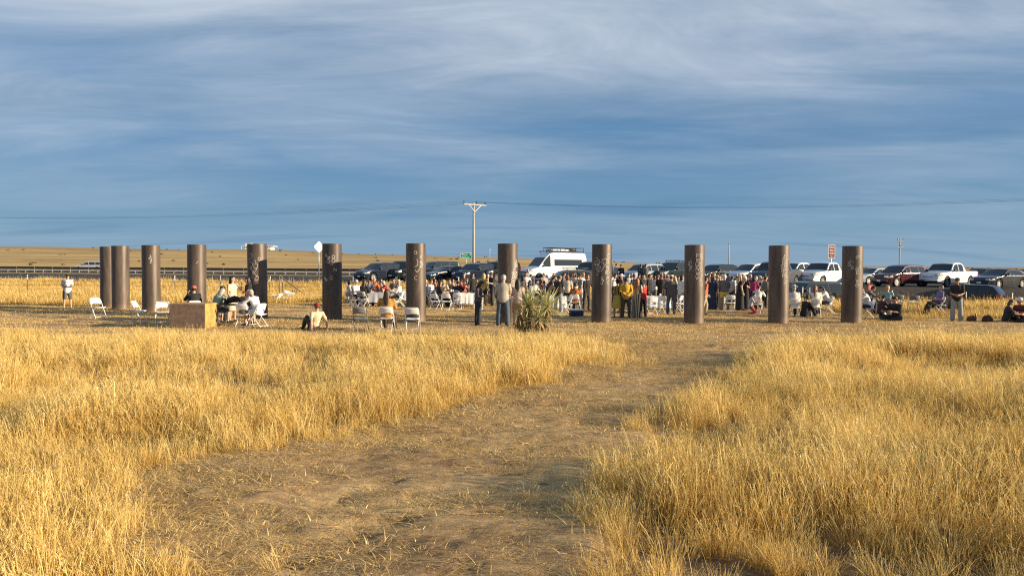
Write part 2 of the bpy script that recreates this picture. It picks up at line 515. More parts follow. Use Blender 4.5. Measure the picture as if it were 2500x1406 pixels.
# asphalt shoulder, its gravel bank, highway
def strip(name, m, t0, t1, nt_, x0, x1, lift, nx=120):
    xs_ = np.linspace(x0, x1, nx)
    V, F = [], []
    for x in xs_:
        for t in np.linspace(t0, t1, nt_):
            y = float(edge_y(x) + t)
            V.append((x, y, float(ground_z(x, y)) + lift))
    for i in range(nx - 1):
        for j in range(nt_ - 1):
            a = i * nt_ + j
            F.append((a, a + nt_, a + nt_ + 1, a + 1))
    return tag(obj(name, mesh(name, V, F, True), m), kind='structure')
strip('bank', M['gravel'], -3.6, 0.2, 9, -150, 170, 0.03)
strip('road_shoulder', M['asphalt'], 0.0, 31, 5, -160, 180, 0.045)
strip('road', M['asphalt'], 41, 53, 5, -320, 320, 0.10, 160)
for off in (41.6, 52.4):
    strip('road_edge_line', M['white_paint'], off, off + 0.12, 2, -320, 320, 0.116, 160)
strip('road_centre_line', mat('yellow_road_paint', (0.62, 0.42, 0.05), 0.7), 46.9, 47.05, 2, -320, 320, 0.116, 160)

# ------------------------------------------------------------------ grass
def straw_mat(name, cols, trans=0.35):
    m = bpy.data.materials.new(name); m.use_nodes = True
    t = m.node_tree; t.nodes.clear()
    a = N(t, 'ShaderNodeAttribute', attribute_name='tint')
    oi = N(t, 'ShaderNodeObjectInfo')
    g = N(t, 'ShaderNodeNewGeometry')
    big = noise(t, g.outputs['Position'], 0.45, 3, 0.6)
    v = mth(t, 'ADD', mth(t, 'MULTIPLY', a.outputs['Fac'], 0.55), mth(t, 'ADD', mth(t, 'MULTIPLY', oi.outputs['Random'], 0.20), mth(t, 'MULTIPLY', big, 0.35)))
    c = ramp(t, v, cols)
    d = N(t, 'ShaderNodeBsdfDiffuse'); tr = N(t, 'ShaderNodeBsdfTranslucent'); gl = N(t, 'ShaderNodeBsdfGlossy')
    gl.inputs['Roughness'].default_value = 0.45
    for n in (d, tr): t.links.new(c, n.inputs[0])
    gl.inputs[0].default_value = (0.9, 0.8, 0.6, 1)
    m1 = N(t, 'ShaderNodeMixShader'); m1.inputs[0].default_value = trans
    t.links.new(d.outputs[0], m1.inputs[1]); t.links.new(tr.outputs[0], m1.inputs[2])
    m2 = N(t, 'ShaderNodeMixShader'); m2.inputs[0].default_value = 0.06
    t.links.new(m1.outputs[0], m2.inputs[1]); t.links.new(gl.outputs[0], m2.inputs[2])
    o = N(t, 'ShaderNodeOutputMaterial'); t.links.new(m2.outputs[0], o.inputs[0])
    return m
M['straw'] = straw_mat('dry_grass', [(0.16, (0.24, 0.135, 0.036)), (0.39, (0.50, 0.300, 0.070)), (0.62, (0.74, 0.505, 0.138)), (0.90, (0.90, 0.735, 0.33))], 0.36)
M['litter'] = straw_mat('straw_litter', [(0.2, (0.42, 0.27, 0.10)), (0.50, (0.70, 0.50, 0.20)), (0.85, (0.86, 0.69, 0.36))], 0.2)

def tuft(name, n, rad, h0, h1, wid, lean, nst, seg=4, bias=(-0.10, -0.02), m='straw'):
    V, F, T = [], [], []
    def ribbon(base, az, h, ln, w, tint, sg, drop=0.0, twist=0.0):
        k = len(V)
        dx, dy = math.cos(az), math.sin(az)
        fa = random.uniform(0, math.pi)
        sx, sy = math.cos(fa), math.sin(fa)
        for i in range(sg + 1):
            t = i / sg
            o = ln * h * t ** 1.7
            z = h * (t - 0.22 * min(ln, 1.5) * t * t) - drop * max(0, t - 0.7) ** 2 * h * 9
            c = Vector((base[0] + dx * o + bias[0] * h * t * t, base[1] + dy * o + bias[1] * h * t * t, max(z, 0.004)))
            ww = w * (1 - 0.8 * t ** 2) * 0.5
            V.append(c + Vector((sx * ww, sy * ww, 0))); V.append(c - Vector((sx * ww, sy * ww, 0)))
            T.append(tint); T.append(tint)
        for i in range(sg):
            a = k + 2 * i
            F.append((a, a + 1, a + 3, a + 2))
        return V[-1], dx, dy
    for _ in range(n):
        rr = rad * math.sqrt(random.random()); th = random.uniform(0, 6.283)
        b = (rr * math.cos(th), rr * math.sin(th))
        ribbon(b, th + random.gauss(0, 0.9), random.uniform(h0, h1) * 0.75, lean * random.uniform(0.2, 1.5), wid * random.uniform(0.6, 1.3), random.random() * 0.6, seg, random.choice((0, 0, 0.2)))
    for _ in range(nst):
        rr = rad * math.sqrt(random.random()); th = random.uniform(0, 6.283)
        b = (rr * math.cos(th), rr * math.sin(th))
        tint = random.uniform(0.55, 1.0)
        tip, dx, dy = ribbon(b, th + random.gauss(0, 0.7), random.uniform(0.62, 1.3) * h1, lean * random.uniform(0.1, 0.7), wid * 0.75, tint, seg + 2 if seg > 2 else seg, random.choice((0, 0.25, 0.5, 0.9)))
        for q in range(5):                                  # seed head
            az = random.uniform(0, 6.283)
            L = random.uniform(0.014, 0.034)
            z0 = tip.z - q * 0.015
            c = Vector((tip.x - dx * q * 0.004, tip.y - dy * q * 0.004, z0))
            e = c + Vector((math.cos(az) * L * 0.7, math.sin(az) * L * 0.7, L * 0.6))
            k = len(V)
            V.extend([c, e, c + Vector((0, 0, -0.008))]); T.extend([min(1, tint + 0.15)] * 3)
            F.append((k, k + 1, k + 2))
    me = mesh(name, V, F, False, {'tint': T})
    me.materials.append(M[m])
    return bpy.data.objects.new(name, me)
def src_col(name, objs):
    c = bpy.data.collections.new(name)
    for o in objs: c.objects.link(o)
    return c
TUFT_N = src_col('near_tufts', [tuft('near_tuft_%d' % i, 38, 0.18, 0.22, 0.62, 0.0082, 0.75, 25, 5) for i in range(9)])
TUFT_M = src_col('mid_tufts', [tuft('mid_tuft_%d' % i, 40, 0.24, 0.20, 0.50, 0.0095, 0.6, 26, 3) for i in range(6)])
TUFT_F = src_col('far_tufts', [tuft('far_tuft_%d' % i, 60, 0.55, 0.22, 0.46, 0.018, 0.45, 16, 2) for i in range(6)])
LITTER = src_col('litter_clumps', [tuft('litter_clump_%d' % i, 44, 0.36, 0.015, 0.062, 0.0075, 3.4, 0, 2, (0, 0), 'litter') for i in range(6)])
LITTER_L = src_col('long_litter_clumps', [tuft('long_litter_clump_%d' % i, 30, 0.32, 0.02, 0.11, 0.008, 2.9, 0, 3, (0, 0), 'litter') for i in range(6)])
STUB = src_col('stubble_clumps', [tuft('stubble_clump_%d' % i, 40, 0.42, 0.05, 0.13, 0.012, 1.3, 0, 2, (0, 0), 'litter') for i in range(6)])

def scatter_tree(coll):
    t = bpy.data.node_groups.new('scatter_' + coll.name, 'GeometryNodeTree')
    t.interface.new_socket('Geometry', in_out='INPUT', socket_type='NodeSocketGeometry')
    t.interface.new_socket('Geometry', in_out='OUTPUT', socket_type='NodeSocketGeometry')
    gi, go = t.nodes.new('NodeGroupInput'), t.nodes.new('NodeGroupOutput')
    ci = t.nodes.new('GeometryNodeCollectionInfo'); ci.inputs[0].default_value = coll
    ci.inputs[1].default_value = True; ci.inputs[2].default_value = True
    ip = t.nodes.new('GeometryNodeInstanceOnPoints')
    def na(nm, dt):
        n = t.nodes.new('GeometryNodeInputNamedAttribute'); n.data_type = dt; n.inputs[0].default_value = nm
        return n.outputs[0]
    t.links.new(gi.outputs[0], ip.inputs['Points']); t.links.new(ci.outputs[0], ip.inputs['Instance'])
    ip.inputs['Pick Instance'].default_value = True
    t.links.new(na('pick', 'INT'), ip.inputs['Instance Index'])
    t.links.new(na('rot', 'FLOAT_VECTOR'), ip.inputs['Rotation'])
    t.links.new(na('scl', 'FLOAT_VECTOR'), ip.inputs['Scale'])
    t.links.new(ip.outputs[0], go.inputs[0])
    return t
def scatter(name, label, cat, X, Y, S, coll, tilt=0.17, z=None, hz=None):
    n = len(X)
    Z = ground_z(X, Y) - 0.01 if z is None else z
    me = bpy.data.meshes.new(name)
    me.vertices.add(n)
    me.vertices.foreach_set('co', np.stack([X, Y, Z], 1).astype(np.float32).ravel())
    a = me.attributes.new('pick', 'INT', 'POINT'); a.data.foreach_set('value', rng.integers(0, 1000, n).astype(np.int32) % len(coll.objects))
    a = me.attributes.new('rot', 'FLOAT_VECTOR', 'POINT')
    a.data.foreach_set('vector', np.stack([rng.normal(0, tilt, n), rng.normal(0, tilt, n), rng.uniform(-0.9, 0.9, n) + np.where(rng.random(n) > .5, math.pi, 0) * (tilt < 0.05)], 1).astype(np.float32).ravel())
    a = me.attributes.new('scl', 'FLOAT_VECTOR', 'POINT')
    hz_ = S if hz is None else S * hz
    a.data.foreach_set('vector', np.stack([S, S, hz_], 1).astype(np.float32).ravel())
    me.update()
    o = obj(name, me)
    md = o.modifiers.new('scatter', 'NODES'); md.node_group = scatter_tree(coll)
    return tag(o, label, cat, None, 'stuff')
def cand(x0, x1, y0, y1, dens):
    n = int((x1 - x0) * (y1 - y0) * dens)
    return rng.uniform(x0, x1, n), rng.uniform(y0, y1, n)
def in_view(X, Y, m=2.5):
    return np.abs(X) < Y * 0.72 + m

def field(X, Y):
    """height factor of the standing grass: clumps, hollows, tufts thinning at the path"""
    h = 0.52 + 0.68 * vnoise(X, Y, 1.7, 61) + 0.28 * (vnoise(X, Y, 0.5, 62) - 0.5)
    hollow = np.maximum(0, vnoise(X, Y, 2.3, 63) - 0.60) * 2.6
    return h * (1 - np.clip(hollow, 0, 0.48))
hol = at(300, 1105)
def near_field(side):
    X, Y = cand(-22, 22, 3.2, 25, 24)
    k = in_view(X, Y) & (Y < front_edge(X) + wob(X, Y, 1.6, 1.0, 31) * 0.6 + 0.1)
    w = wob(X, Y)
    if side < 0:
        d = left_edge(Y) + w - X
        k &= ((d > -0.12) | ((d > -1.3) & (rng.random(len(X)) < 0.10 * np.exp(d / 0.45)))) & (X < right_edge(Y))
    else:
        d = X - right_edge(Y) - w
        k &= ((d > -0.10) | ((d > -0.9) & (rng.random(len(X)) < 0.10 * np.exp(d / 0.3)))) & (X > left_edge(Y))
    X, Y, d = X[k], Y[k], d[k]
    h = field(X, Y)
    h *= 0.50 + 0.50 * ss(-0.3, 0.8, d)
    h *= 0.55 + 0.45 * ss(0.0, 3.0, front_edge(X) - Y)
    if side < 0:       # trampled hollow beside the path
        h *= 1 - 0.80 * np.exp(-(((X - hol.x) / 0.95) ** 2 + ((Y - hol.y) / 0.55) ** 2))
        h *= 1.05
    else:
        h *= 1.12
        for q, sx_, sy_, am in (((1930, 1190), .9, .5, .42), ((2210, 1330), .9, .4, .32), ((2420, 1080), 1.1, .5, .4), ((1720, 1120), .5, .35, .35)):
            c_ = at(*q)
            h *= 1 - am * np.exp(-(((X - c_.x) / sx_) ** 2 + ((Y - c_.y) / sy_) ** 2))
    keep = (h > 0.20) & (rng.random(len(X)) < np.clip(0.5 + 0.9 * h, 0, 1))
    # farther off fewer, wider tufts
    far = Y > 12.5
    kn = keep & ~far
    kf = keep & far & (rng.random(len(X)) < 0.62)
    return (X[kn], Y[kn], h[kn]), (X[kf], Y[kf], h[kf])
for side, where in ((-1, 'left'), (1, 'right')):
    a, b = near_field(side)
    scatter('grass', 'tall golden dry grass in the foreground, %s of the dirt path' % where, 'grass', a[0], a[1], a[2], TUFT_N)
    scatter('grass', 'golden dry grass farther off, %s of the dirt path' % where, 'grass', b[0], b[1], b[2], TUFT_M)
# grass behind the columns, up to the road bank
X, Y = cand(-75, 62, 28, 92, 4.2)
k = in_view(X, Y, 4) & (Y > back_edge(X) + wob(X, Y, 1.6, 1.0, 31) * 1.4) & (Y < edge_y(X) - 3.0 + (vnoise(X, Y, 3, 71) - .5) * 2)
k |= in_view(X, Y, 4) & (Y > edge_y(X) + 53.5) & (Y < 150) & (rng.random(len(X)) < 0.5)
X, Y = X[k], Y[k]
h = 0.55 + 0.65 * vnoise(X, Y, 4, 72) + 0.25 * vnoise(X, Y, 1.3, 73)
kk = h > 0.72
scatter('grass', 'yellow dry grass between the clearing and the road bank', 'grass', X[kk], Y[kk], h[kk], TUFT_F)
# straw litter on the path and stubble on the mown ground
X, Y = cand(-5, 8, 3, 23, 60)
dens = 0.30 + 1.0 * ss(0.42, 0.7, vnoise(X * 0.5, Y * 1.3, 0.9, 81)) + 0.9 * np.exp(-np.maximum(0, X - left_edge(Y)) / 0.45)
k = in_path(X, Y, 0.35) & (rng.random(len(X)) < np.clip(dens, 0, 1))
scatter('straw_litter', 'loose straw trodden into the dirt path', 'straw', X[k], Y[k], rng.uniform(0.5, 1.05, k.sum()), LITTER, 0.03, path_z(X[k], Y[k]) + 0.002, 0.5)
X, Y = cand(-5, 8, 3, 23, 95)
d_ = X - left_edge(Y) - wob(X, Y)
dens = np.exp(-np.maximum(0, d_) / 0.75) + 0.35 * ss(0.55, 0.8, vnoise(X * 0.6, Y * 1.3, 0.7, 85))
k = in_path(X, Y, 0.4) & (rng.random(len(X)) < np.clip(dens, 0, 1))
scatter('straw_litter', 'long bent straw lying along the left edge of the dirt path', 'straw', X[k], Y[k], rng.uniform(0.6, 1.2, k.sum()), LITTER_L, 0.03, path_z(X[k], Y[k]) + 0.003, 0.85)
X, Y = cand(-32, 32, 18, 42, 34)
dens = 0.16 + 1.0 * ss(0.38, 0.62, vnoise(X * 0.25, Y * 1.2, 0.9, 83))
k = in_view(X, Y, 3) & in_clear(X, Y, 0.6) & (rng.random(len(X)) < np.clip(dens, 0, 1))
scatter('stubble', 'short mown straw stubble around the steel columns', 'stubble', X[k], Y[k], rng.uniform(0.5, 1.0, k.sum()), STUB, 0.03, clear_z(X[k], Y[k]) - 0.015)
# scrub dots on the far slope
def scrub(n, y0, y1):
    mb = MB()
    for _ in range(n):
        y = random.uniform(y0, y1); x = random.uniform(-0.75, 0.75) * y
        z = float(ground_z(x, y))
        for _ in range(5):
            s = random.uniform(0.12, 0.34) * (1 + y / 900)
            mb.ball((x + random.gauss(0, s), y + random.gauss(0, s), z + s * 0.6), (s, s, s * random.uniform(0.5, 0.9)), 5, 4)
    o = mb.build('scrub', mat('grey_green_scrub', (0.10, 0.085, 0.04), 0.95, 0, 0.35, 2))
    return tag(o, 'small dark scrub bushes dotting the far grassy slope', 'scrub', None, 'stuff')
scrub(110, 135, 520)
# ------------------------------------------------------------------ steel columns
def rust_mat():
    m = bpy.data.materials.new('weathered_steel'); m.use_nodes = True
    t = m.node_tree; p = t.nodes['Principled BSDF']
    tcn = N(t, 'ShaderNodeTexCoord'); oi = N(t, 'ShaderNodeObjectInfo')
    ad = N(t, 'ShaderNodeVectorMath', operation='ADD')
    sc_ = N(t, 'ShaderNodeVectorMath', operation='SCALE'); sc_.inputs[3].default_value = 30
    t.links.new(oi.outputs['Random'], sc_.inputs[0])
    t.links.new(tcn.outputs['Object'], ad.inputs[0]); t.links.new(sc_.outputs[0], ad.inputs[1])
    mp_ = N(t, 'ShaderNodeMapping'); mp_.inputs['Scale'].default_value = (1, 1, 0.16)
    t.links.new(ad.outputs[0], mp_.inputs[0])
    a = noise(t, mp_.outputs[0], 5, 6, 0.6, 0.3)
    b = noise(t, ad.outputs[0], 34, 5, 0.7)
    v = mth(t, 'ADD', mth(t, 'MULTIPLY', a, 0.8), mth(t, 'MULTIPLY', b, 0.2))
    t.links.new(ramp(t, v, [(0.32, (0.050, 0.039, 0.033)), (0.50, (0.098, 0.077, 0.064)), (0.68, (0.160, 0.125, 0.101))]), p.inputs['Base Color'])
    base_src = p.inputs['Base Color'].links[0].from_socket       # dust splashed up from the ground
    so = N(t, 'ShaderNodeSeparateXYZ'); t.links.new(tcn.outputs['Object'], so.inputs[0])
    zs = mth(t, 'ADD', so.outputs[2], mth(t, 'MULTIPLY', noise(t, ad.outputs[0], 7, 5, 0.7), -0.35))
    t.links.new(mixc(t, ramp(t, zs, [(0.0, (0.35,) * 3), (0.16, (0,) * 3)]), mixc(t, 1.0, base_src, ramp(t, oi.outputs['Random'], [(0.0, (0.80, 0.80, 0.82)), (1.0, (1.12, 1.06, 1.0))]), 'MULTIPLY'), (0.24, 0.165, 0.10)), p.inputs['Base Color'])
    p.inputs['Metallic'].default_value = 0.25
    t.links.new(ramp(t, b, [(0.3, (0.42,) * 3), (0.7, (0.52,) * 3)]), p.inputs['Roughness'])
    bp = N(t, 'ShaderNodeBump'); bp.inputs['Strength'].default_value = 0.05; bp.inputs['Distance'].default_value = 0.004
    t.links.new(b, bp.inputs['Height']); t.links.new(bp.outputs[0], p.inputs['Normal'])
    return m
M['rust'] = rust_mat()
CR, CH = 0.365, 2.9
def pipe_mesh():
    prof = [(CR - 0.004, -0.25), (CR, 0.0), (CR, 0.9), (CR, 1.8), (CR, CH - 0.006), (CR - 0.006, CH), (CR - 0.018, CH), (CR - 0.022, CH - 0.006), (CR - 0.022, 0.0)]
    n = 56; V, F = [], []
    for r, z in prof:
        for k in range(n):
            a = 2 * math.pi * k / n
            V.append((r * math.cos(a), r * math.sin(a), z))
    for i in range(len(prof) - 1):
        for k in range(n):
            k2 = (k + 1) % n
            F.append((i * n + k, i * n + k2, (i + 1) * n + k2, (i + 1) * n + k))
    return autosmooth(mesh('steel_column', V, F), 40)
PIPE = pipe_mesh()
# chalk strokes: (u, f) with u across the face seen from the path (-1..1) and f the fraction down from the top
def ring(u, f, ru, rf, a0=0, a1=360, n=14):
    return [(u + ru * math.cos(R(a0 + (a1 - a0) * i / n)), f - rf * math.sin(R(a0 + (a1 - a0) * i / n))) for i in range(n + 1)]
def glyph(kind, u, f, w, h):
    G = {'S': ring(u, f - h * .25, w * .5, h * .25, 20, 270, 8) + ring(u, f + h * .25, w * .5, h * .25, 90, -160, 8),
         'U': [(u - w * .5, f - h * .5), (u - w * .45, f + h * .3), (u, f + h * .5), (u + w * .45, f + h * .3), (u + w * .5, f - h * .5)],
         'O': ring(u, f, w * .5, h * .5), 'Z': [(u - w * .5, f - h * .5), (u + w * .5, f - h * .4), (u - w * .4, f + h * .1), (u + w * .5, f + h * .5)],
         'V': [(u - w * .5, f - h * .5), (u - w * .1, f + h * .45), (u + w * .5, f - h * .3)],
         'N': [(u - w * .5, f + h * .5), (u - w * .4, f - h * .5), (u + w * .3, f + h * .4), (u + w * .5, f - h * .5)],
         'C': ring(u, f, w * .5, h * .5, 50, 310), 'J': [(u + w * .4, f - h * .5), (u + w * .35, f + h * .3), (u, f + h * .5), (u - w * .4, f + h * .25)],
         'P': [(u - w * .4, f + h * .5), (u - w * .4, f - h * .5), (u + w * .3, f - h * .45), (u + w * .4, f - h * .1), (u - w * .35, f + h * .05)],
         'E': [(u + w * .5, f - h * .5), (u - w * .4, f - h * .45), (u - w * .35, f), (u + w * .3, f - h * .05), (u - w * .35, f), (u - w * .4, f + h * .5), (u + w * .5, f + h * .45)],
         'W': [(u - w * .5, f - h * .3), (u - w * .3, f + h * .4), (u, f - h * .1), (u + w * .25, f + h * .5), (u + w * .5, f - h * .5)]}
    return G[kind]
def run(seq, u, f0, f1, w):
    n = len(seq); h = (f1 - f0) / n
    return [glyph(c, u + 0.05 * math.sin(i * 2.1), f0 + h * (i + .5), w, h * 0.78) for i, c in enumerate(seq)]
def squig(u0, f0, u1, f1, amp, waves, n=26):
    return [(u0 + (u1 - u0) * i / n + amp * math.sin(2 * math.pi * waves * i / n), f0 + (f1 - f0) * i / n + 0.012 * math.sin(5 * i)) for i in range(n + 1)]
STROKES = {
 370: [squig(-.12, .15, .02, .27, .1, 2), [(-.3, .2), (-.05, .17), (.05, .2)]],
 481: [[(-.06, .265), (.02, .255), (.08, .235)]],
 630: [squig(-.65, .13, -.45, .46, .16, 3), squig(-.3, .22, -.12, .5, .16, 3), ring(.2, .2, .13, .02), squig(-.7, .3, -.3, .4, .1, 2), ring(-.05, .45, .16, .03, -120, 90), ring(-.1, .29, .16, .03, -110, 90)],
 811: [ring(.12, .17, .13, .02), ring(.14, .22, .16, .024), ring(-.38, .23, .14, .02), ring(-.1, .44, .12, .026), [(-.2, .27), (.05, .265), (.1, .28)], run('NE', .32, .31, .42, .34)[0], squig(-.7, .14, -.2, .2, .15, 2), squig(-.75, .44, -.5, .48, .1, 2)],
 1016: [ring(-.05, .115, .14, .02), ring(.47, .172, .08, .016), ring(-.1, .24, .28, .05, -100, 60), [(-.1, .33), (.1, .36), (.28, .33), (.42, .3)], run('EZE', .52, .215, .30, .26)[0], run('EZE', .52, .215, .30, .26)[1], run('EZE', .52, .215, .30, .26)[2], ring(0, .43, .16, .022, 60, 300)],
 1239: run('OSCUOSJ', .8, .22, .46, .2) + run('SOCSZOSU', .52, .34, .66, .26) + run('UCSO', .22, .52, .68, .22) + [squig(.8, .2, .2, .66, .1, 6)],
 1468: [ring(.66, .145, .14, .026, 20, 330)] + run('SOCSOS', .52, .18, .36, .24) + [[(.0, .2), (.25, .185), (.5, .17)], [(-.1, .22), (.18, .235), (.25, .27), (.1, .31), (-.1, .34)], squig(-.6, .17, -.35, .4, .16, 3), squig(-.35, .2, -.2, .34, .14, 2), squig(-.75, .26, -.2, .25, .05, 2)] + run('PC', .6, .40, .5, .26) + run('CSU', .05, .4, .5, .2) + [[(.35, .36), (.55, .38), (.8, .35)]],
 1694: run('BEUNWV'.replace('B', 'P'), .3, .11, .44, .34) + run('EPSOJEU', .66, .10, .52, .26) + [squig(-.45, .2, -.35, .33, .14, 2), squig(-.6, .22, -.3, .3, .1, 2)],
 1900: run('PUSENWSUE', .66, .11, .50, .34) + run('JCSNE', .36, .13, .40, .2),
 2078: [ring(.5, .17, .26, .045, 40, 150), ring(.5, .185, .22, .04, 40, 150), ring(-.15, .24, .26, .05, 30, 200), [(.7, .17), (.76, .21), (.72, .26)], [(.6, .26), (.72, .28), (.8, .25)]] + run('SE', .42, .28, .36, .3) + run('VCO', .48, .42, .52, .34) + [squig(-.3, .22, .1, .3, .12, 2)],
}
COLS = [(266, 753), (295, 759), (370, 765), (481, 772), (630, 780), (811, 784), (1016, 790), (1239, 793), (1468, 792), (1694, 792), (1900, 792), (2078, 792)]
CLAB = {266: 'weathered steel column half hidden behind its neighbour, leftmost of the row',
        295: 'plain weathered steel column overlapping the leftmost column behind it',
        370: 'weathered steel column behind the lone tilted chairs, third from the left',
        481: 'weathered steel column rising behind the man in the red cap and the plywood box',
        630: 'scribbled steel column behind the dark-haired women, its lower half in shadow',
        811: 'steel column in its neighbour\'s shadow, beside the white diamond sign',
        1016: 'scribbled steel column standing behind the single empty white chair',
        1239: 'steel column with loopy chalk marks behind the man in the grey tee',
        1468: 'steel column with dense chalk scribbles, right of the yucca',
        1694: 'steel column with two chalk glyph rows, beside the red dress',
        1900: 'steel column with one tall chalk row, left of the three seated women',
        2078: 'steel column with chalk arcs, rightmost of the row'}
col_pos = {}
for px, py in COLS:
    b = at(px, py)
    c = Vector((b.x, b.y, 0)); d = Vector((b.x, b.y, 0)).normalized()
    c += d * CR
    col_pos[px] = c
    o = obj('steel_column', PIPE, M['rust'], None, c, random.uniform(0, 6.28))
    o.rotation_euler = (random.gauss(0, 0.003), random.gauss(0, 0.003), o.rotation_euler[2])
    tag(o, CLAB[px], 'column', 'steel columns in an arc', 'thing')
    if px in STROKES:
        base = math.atan2(-d.y, -d.x)               # direction from the column back to the path
        mb = MB()
        w = 0.0085
        for st in STROKES[px]:
            P = []
            for u_, f_ in st:
                th = base + math.asin(max(-0.97, min(0.97, u_)))
                P.append((th, CH * (1 - f_)))
            for i in range(len(P) - 1):
                (t0, z0), (t1, z1) = P[i], P[i + 1]
                dx, dz = (t1 - t0) * CR, z1 - z0
                L = math.hypot(dx, dz)
                if L < 1e-4: continue
                wi = w * random.uniform(0.75, 1.3)
                nx, nz = -dz / L * wi, dx / L * wi
                ex, ez = dx / L * wi * .5, dz / L * wi * .5
                q = [((t0 * CR - ex + nx), z0 - ez + nz), ((t1 * CR + ex + nx), z1 + ez + nz), ((t1 * CR + ex - nx), z1 + ez - nz), ((t0 * CR - ex - nx), z0 - ez - nz)]
                rr = CR + 0.0035 + 0.0006 * (i % 3)
                mb.add([(rr * math.cos(s / CR), rr * math.sin(s / CR), z) for s, z in q], [(0, 1, 2, 3)])
        k = mb.build('chalk_marks', M['chalk'], o)
        k['kind'] = 'stuff'
        k.rotation_euler = (0, 0, -o.rotation_euler[2])

# ------------------------------------------------------------------ plywood box
bp_ = at(415, 804)
box = empty('plywood_box', bp_, R(-1.5), 'shaded plywood box with golden sunlit end, beside the chairs and table', 'box')
bw, bdp, bh = 1.14, 0.86, 0.83
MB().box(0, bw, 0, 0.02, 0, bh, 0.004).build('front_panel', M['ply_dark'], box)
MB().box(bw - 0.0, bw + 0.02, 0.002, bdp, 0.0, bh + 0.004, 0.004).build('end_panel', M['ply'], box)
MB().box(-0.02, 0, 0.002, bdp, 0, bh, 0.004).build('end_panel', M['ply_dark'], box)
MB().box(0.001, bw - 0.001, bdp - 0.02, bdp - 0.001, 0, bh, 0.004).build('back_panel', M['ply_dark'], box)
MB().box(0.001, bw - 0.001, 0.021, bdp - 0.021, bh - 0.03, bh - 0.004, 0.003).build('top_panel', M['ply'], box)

# ------------------------------------------------------------------ utility poles and wires
def utility_pole(px, D, top, label, arms, rz, r=0.13, braces=True):
    x = xat(px, D); z0 = float(ground_z(x, D))
    p = empty('utility_pole', (x, D, z0), rz, label, 'pole', 'utility poles along the road')
    h = top - z0
    MB().tube([(0, 0, -0.4), (0, 0, h * .5), (0, 0, h)], [r * 1.15, r, r * 0.8], 14, cap=0.1).build('post', M['wood_arm'], p, True)
    pts = []
    for az, half, nins in arms:
        zc = h + az
        a = MB().box(-half, half, -r - 0.13, -r - 0.005, zc - 0.075, zc + 0.075, 0.012).build('cross_arm', M['wood_arm'], p)
        if braces:
            for s in (-1, 1):
                MB().tube([(s * half * .52, -r - 0.15, zc - 0.06), (s * 0.05, -r - 0.06, zc - 0.85)], 0.035, 6).build('brace', M['white_paint'], p)
        for k in range(nins):
            q = -half * .93 + 2 * half * .93 * (k / (nins - 1)) if nins > 1 else 0
            if nins == 3 and k == 1: q = 0.28
            y = -r - 0.067
            MB().tube([(q, y, zc + 0.076), (q, y, zc + 0.16)], 0.02, 6).tube([(q, y, zc + 0.15), (q, y, zc + 0.21), (q, y, zc + 0.25), (q, y, zc + 0.33), (q, y, zc + 0.37)], [0.05, 0.12, 0.08, 0.14, 0.07], 10).build('insulator', M['insul'], p, True)
            pts.append((q, y, zc + 0.36))
    mw = Matrix.Translation(p.location) @ Matrix.Rotation(rz, 4, 'Z')
    return [mw @ Vector(q) for q in pts]
LINE = math.atan2(-0.24, 1.0)
arm_rz = LINE + R(90) - R(180)            # arm square to the line, near end to the left in view
rzA = R(40)
pA = utility_pole(1156, 92, 2.15 + (646 - 497) / 19.56, 'tall wooden utility pole with cross arm, beside the green road sign', [(-0.22, 1.75, 3)], rzA, 0.15)
pL = utility_pole(-260, 128, 10.2, 'utility pole carrying the wires past the picture\'s left edge', [(-0.22, 1.75, 3)], rzA, 0.15)
pR = utility_pole(2960, 73, 9.9, 'utility pole carrying the wires past the picture\'s right edge', [(-0.22, 1.75, 3)], rzA, 0.15)
def span(a, b, sag, label):
    P = []
    for i in range(25):
        t = i / 24
        q = a.lerp(b, t); q.z -= sag * 4 * t * (1 - t)
        P.append(q)
    o = MB().tube(P, 0.0075, 5).build('power_line', M['wire'])
    tag(o, label, 'wire', 'overhead power lines')
for k, nm in enumerate(('near', 'middle', 'far')):
    span(pL[k], pA[k], 1.25, '%s overhead wire sagging left from the cross-arm pole' % nm)
    span(pA[k], pR[k], 1.25, '%s overhead wire running right from the cross-arm pole' % nm)
utility_pole(1779, 200, 2.15 + (649 - 590) / 9, 'thin far utility pole above the dark hatchback', [(-0.7, 0.9, 2)], R(75), 0.16, False)
utility_pole(1195, 330, 2.15 + (646 - 607) / 5.45, 'tiny far utility pole right of the green sign', [(-0.5, 1.2, 2)], R(70), 0.2, False)
utility_pole(2195, 150, 2.15 + (650.5 - 581) / 12, 'utility pole with two short white cross arms above the maroon car', [(-0.55, 0.62, 2), (-1.85, 0.62, 1)], R(8), 0.12, False)

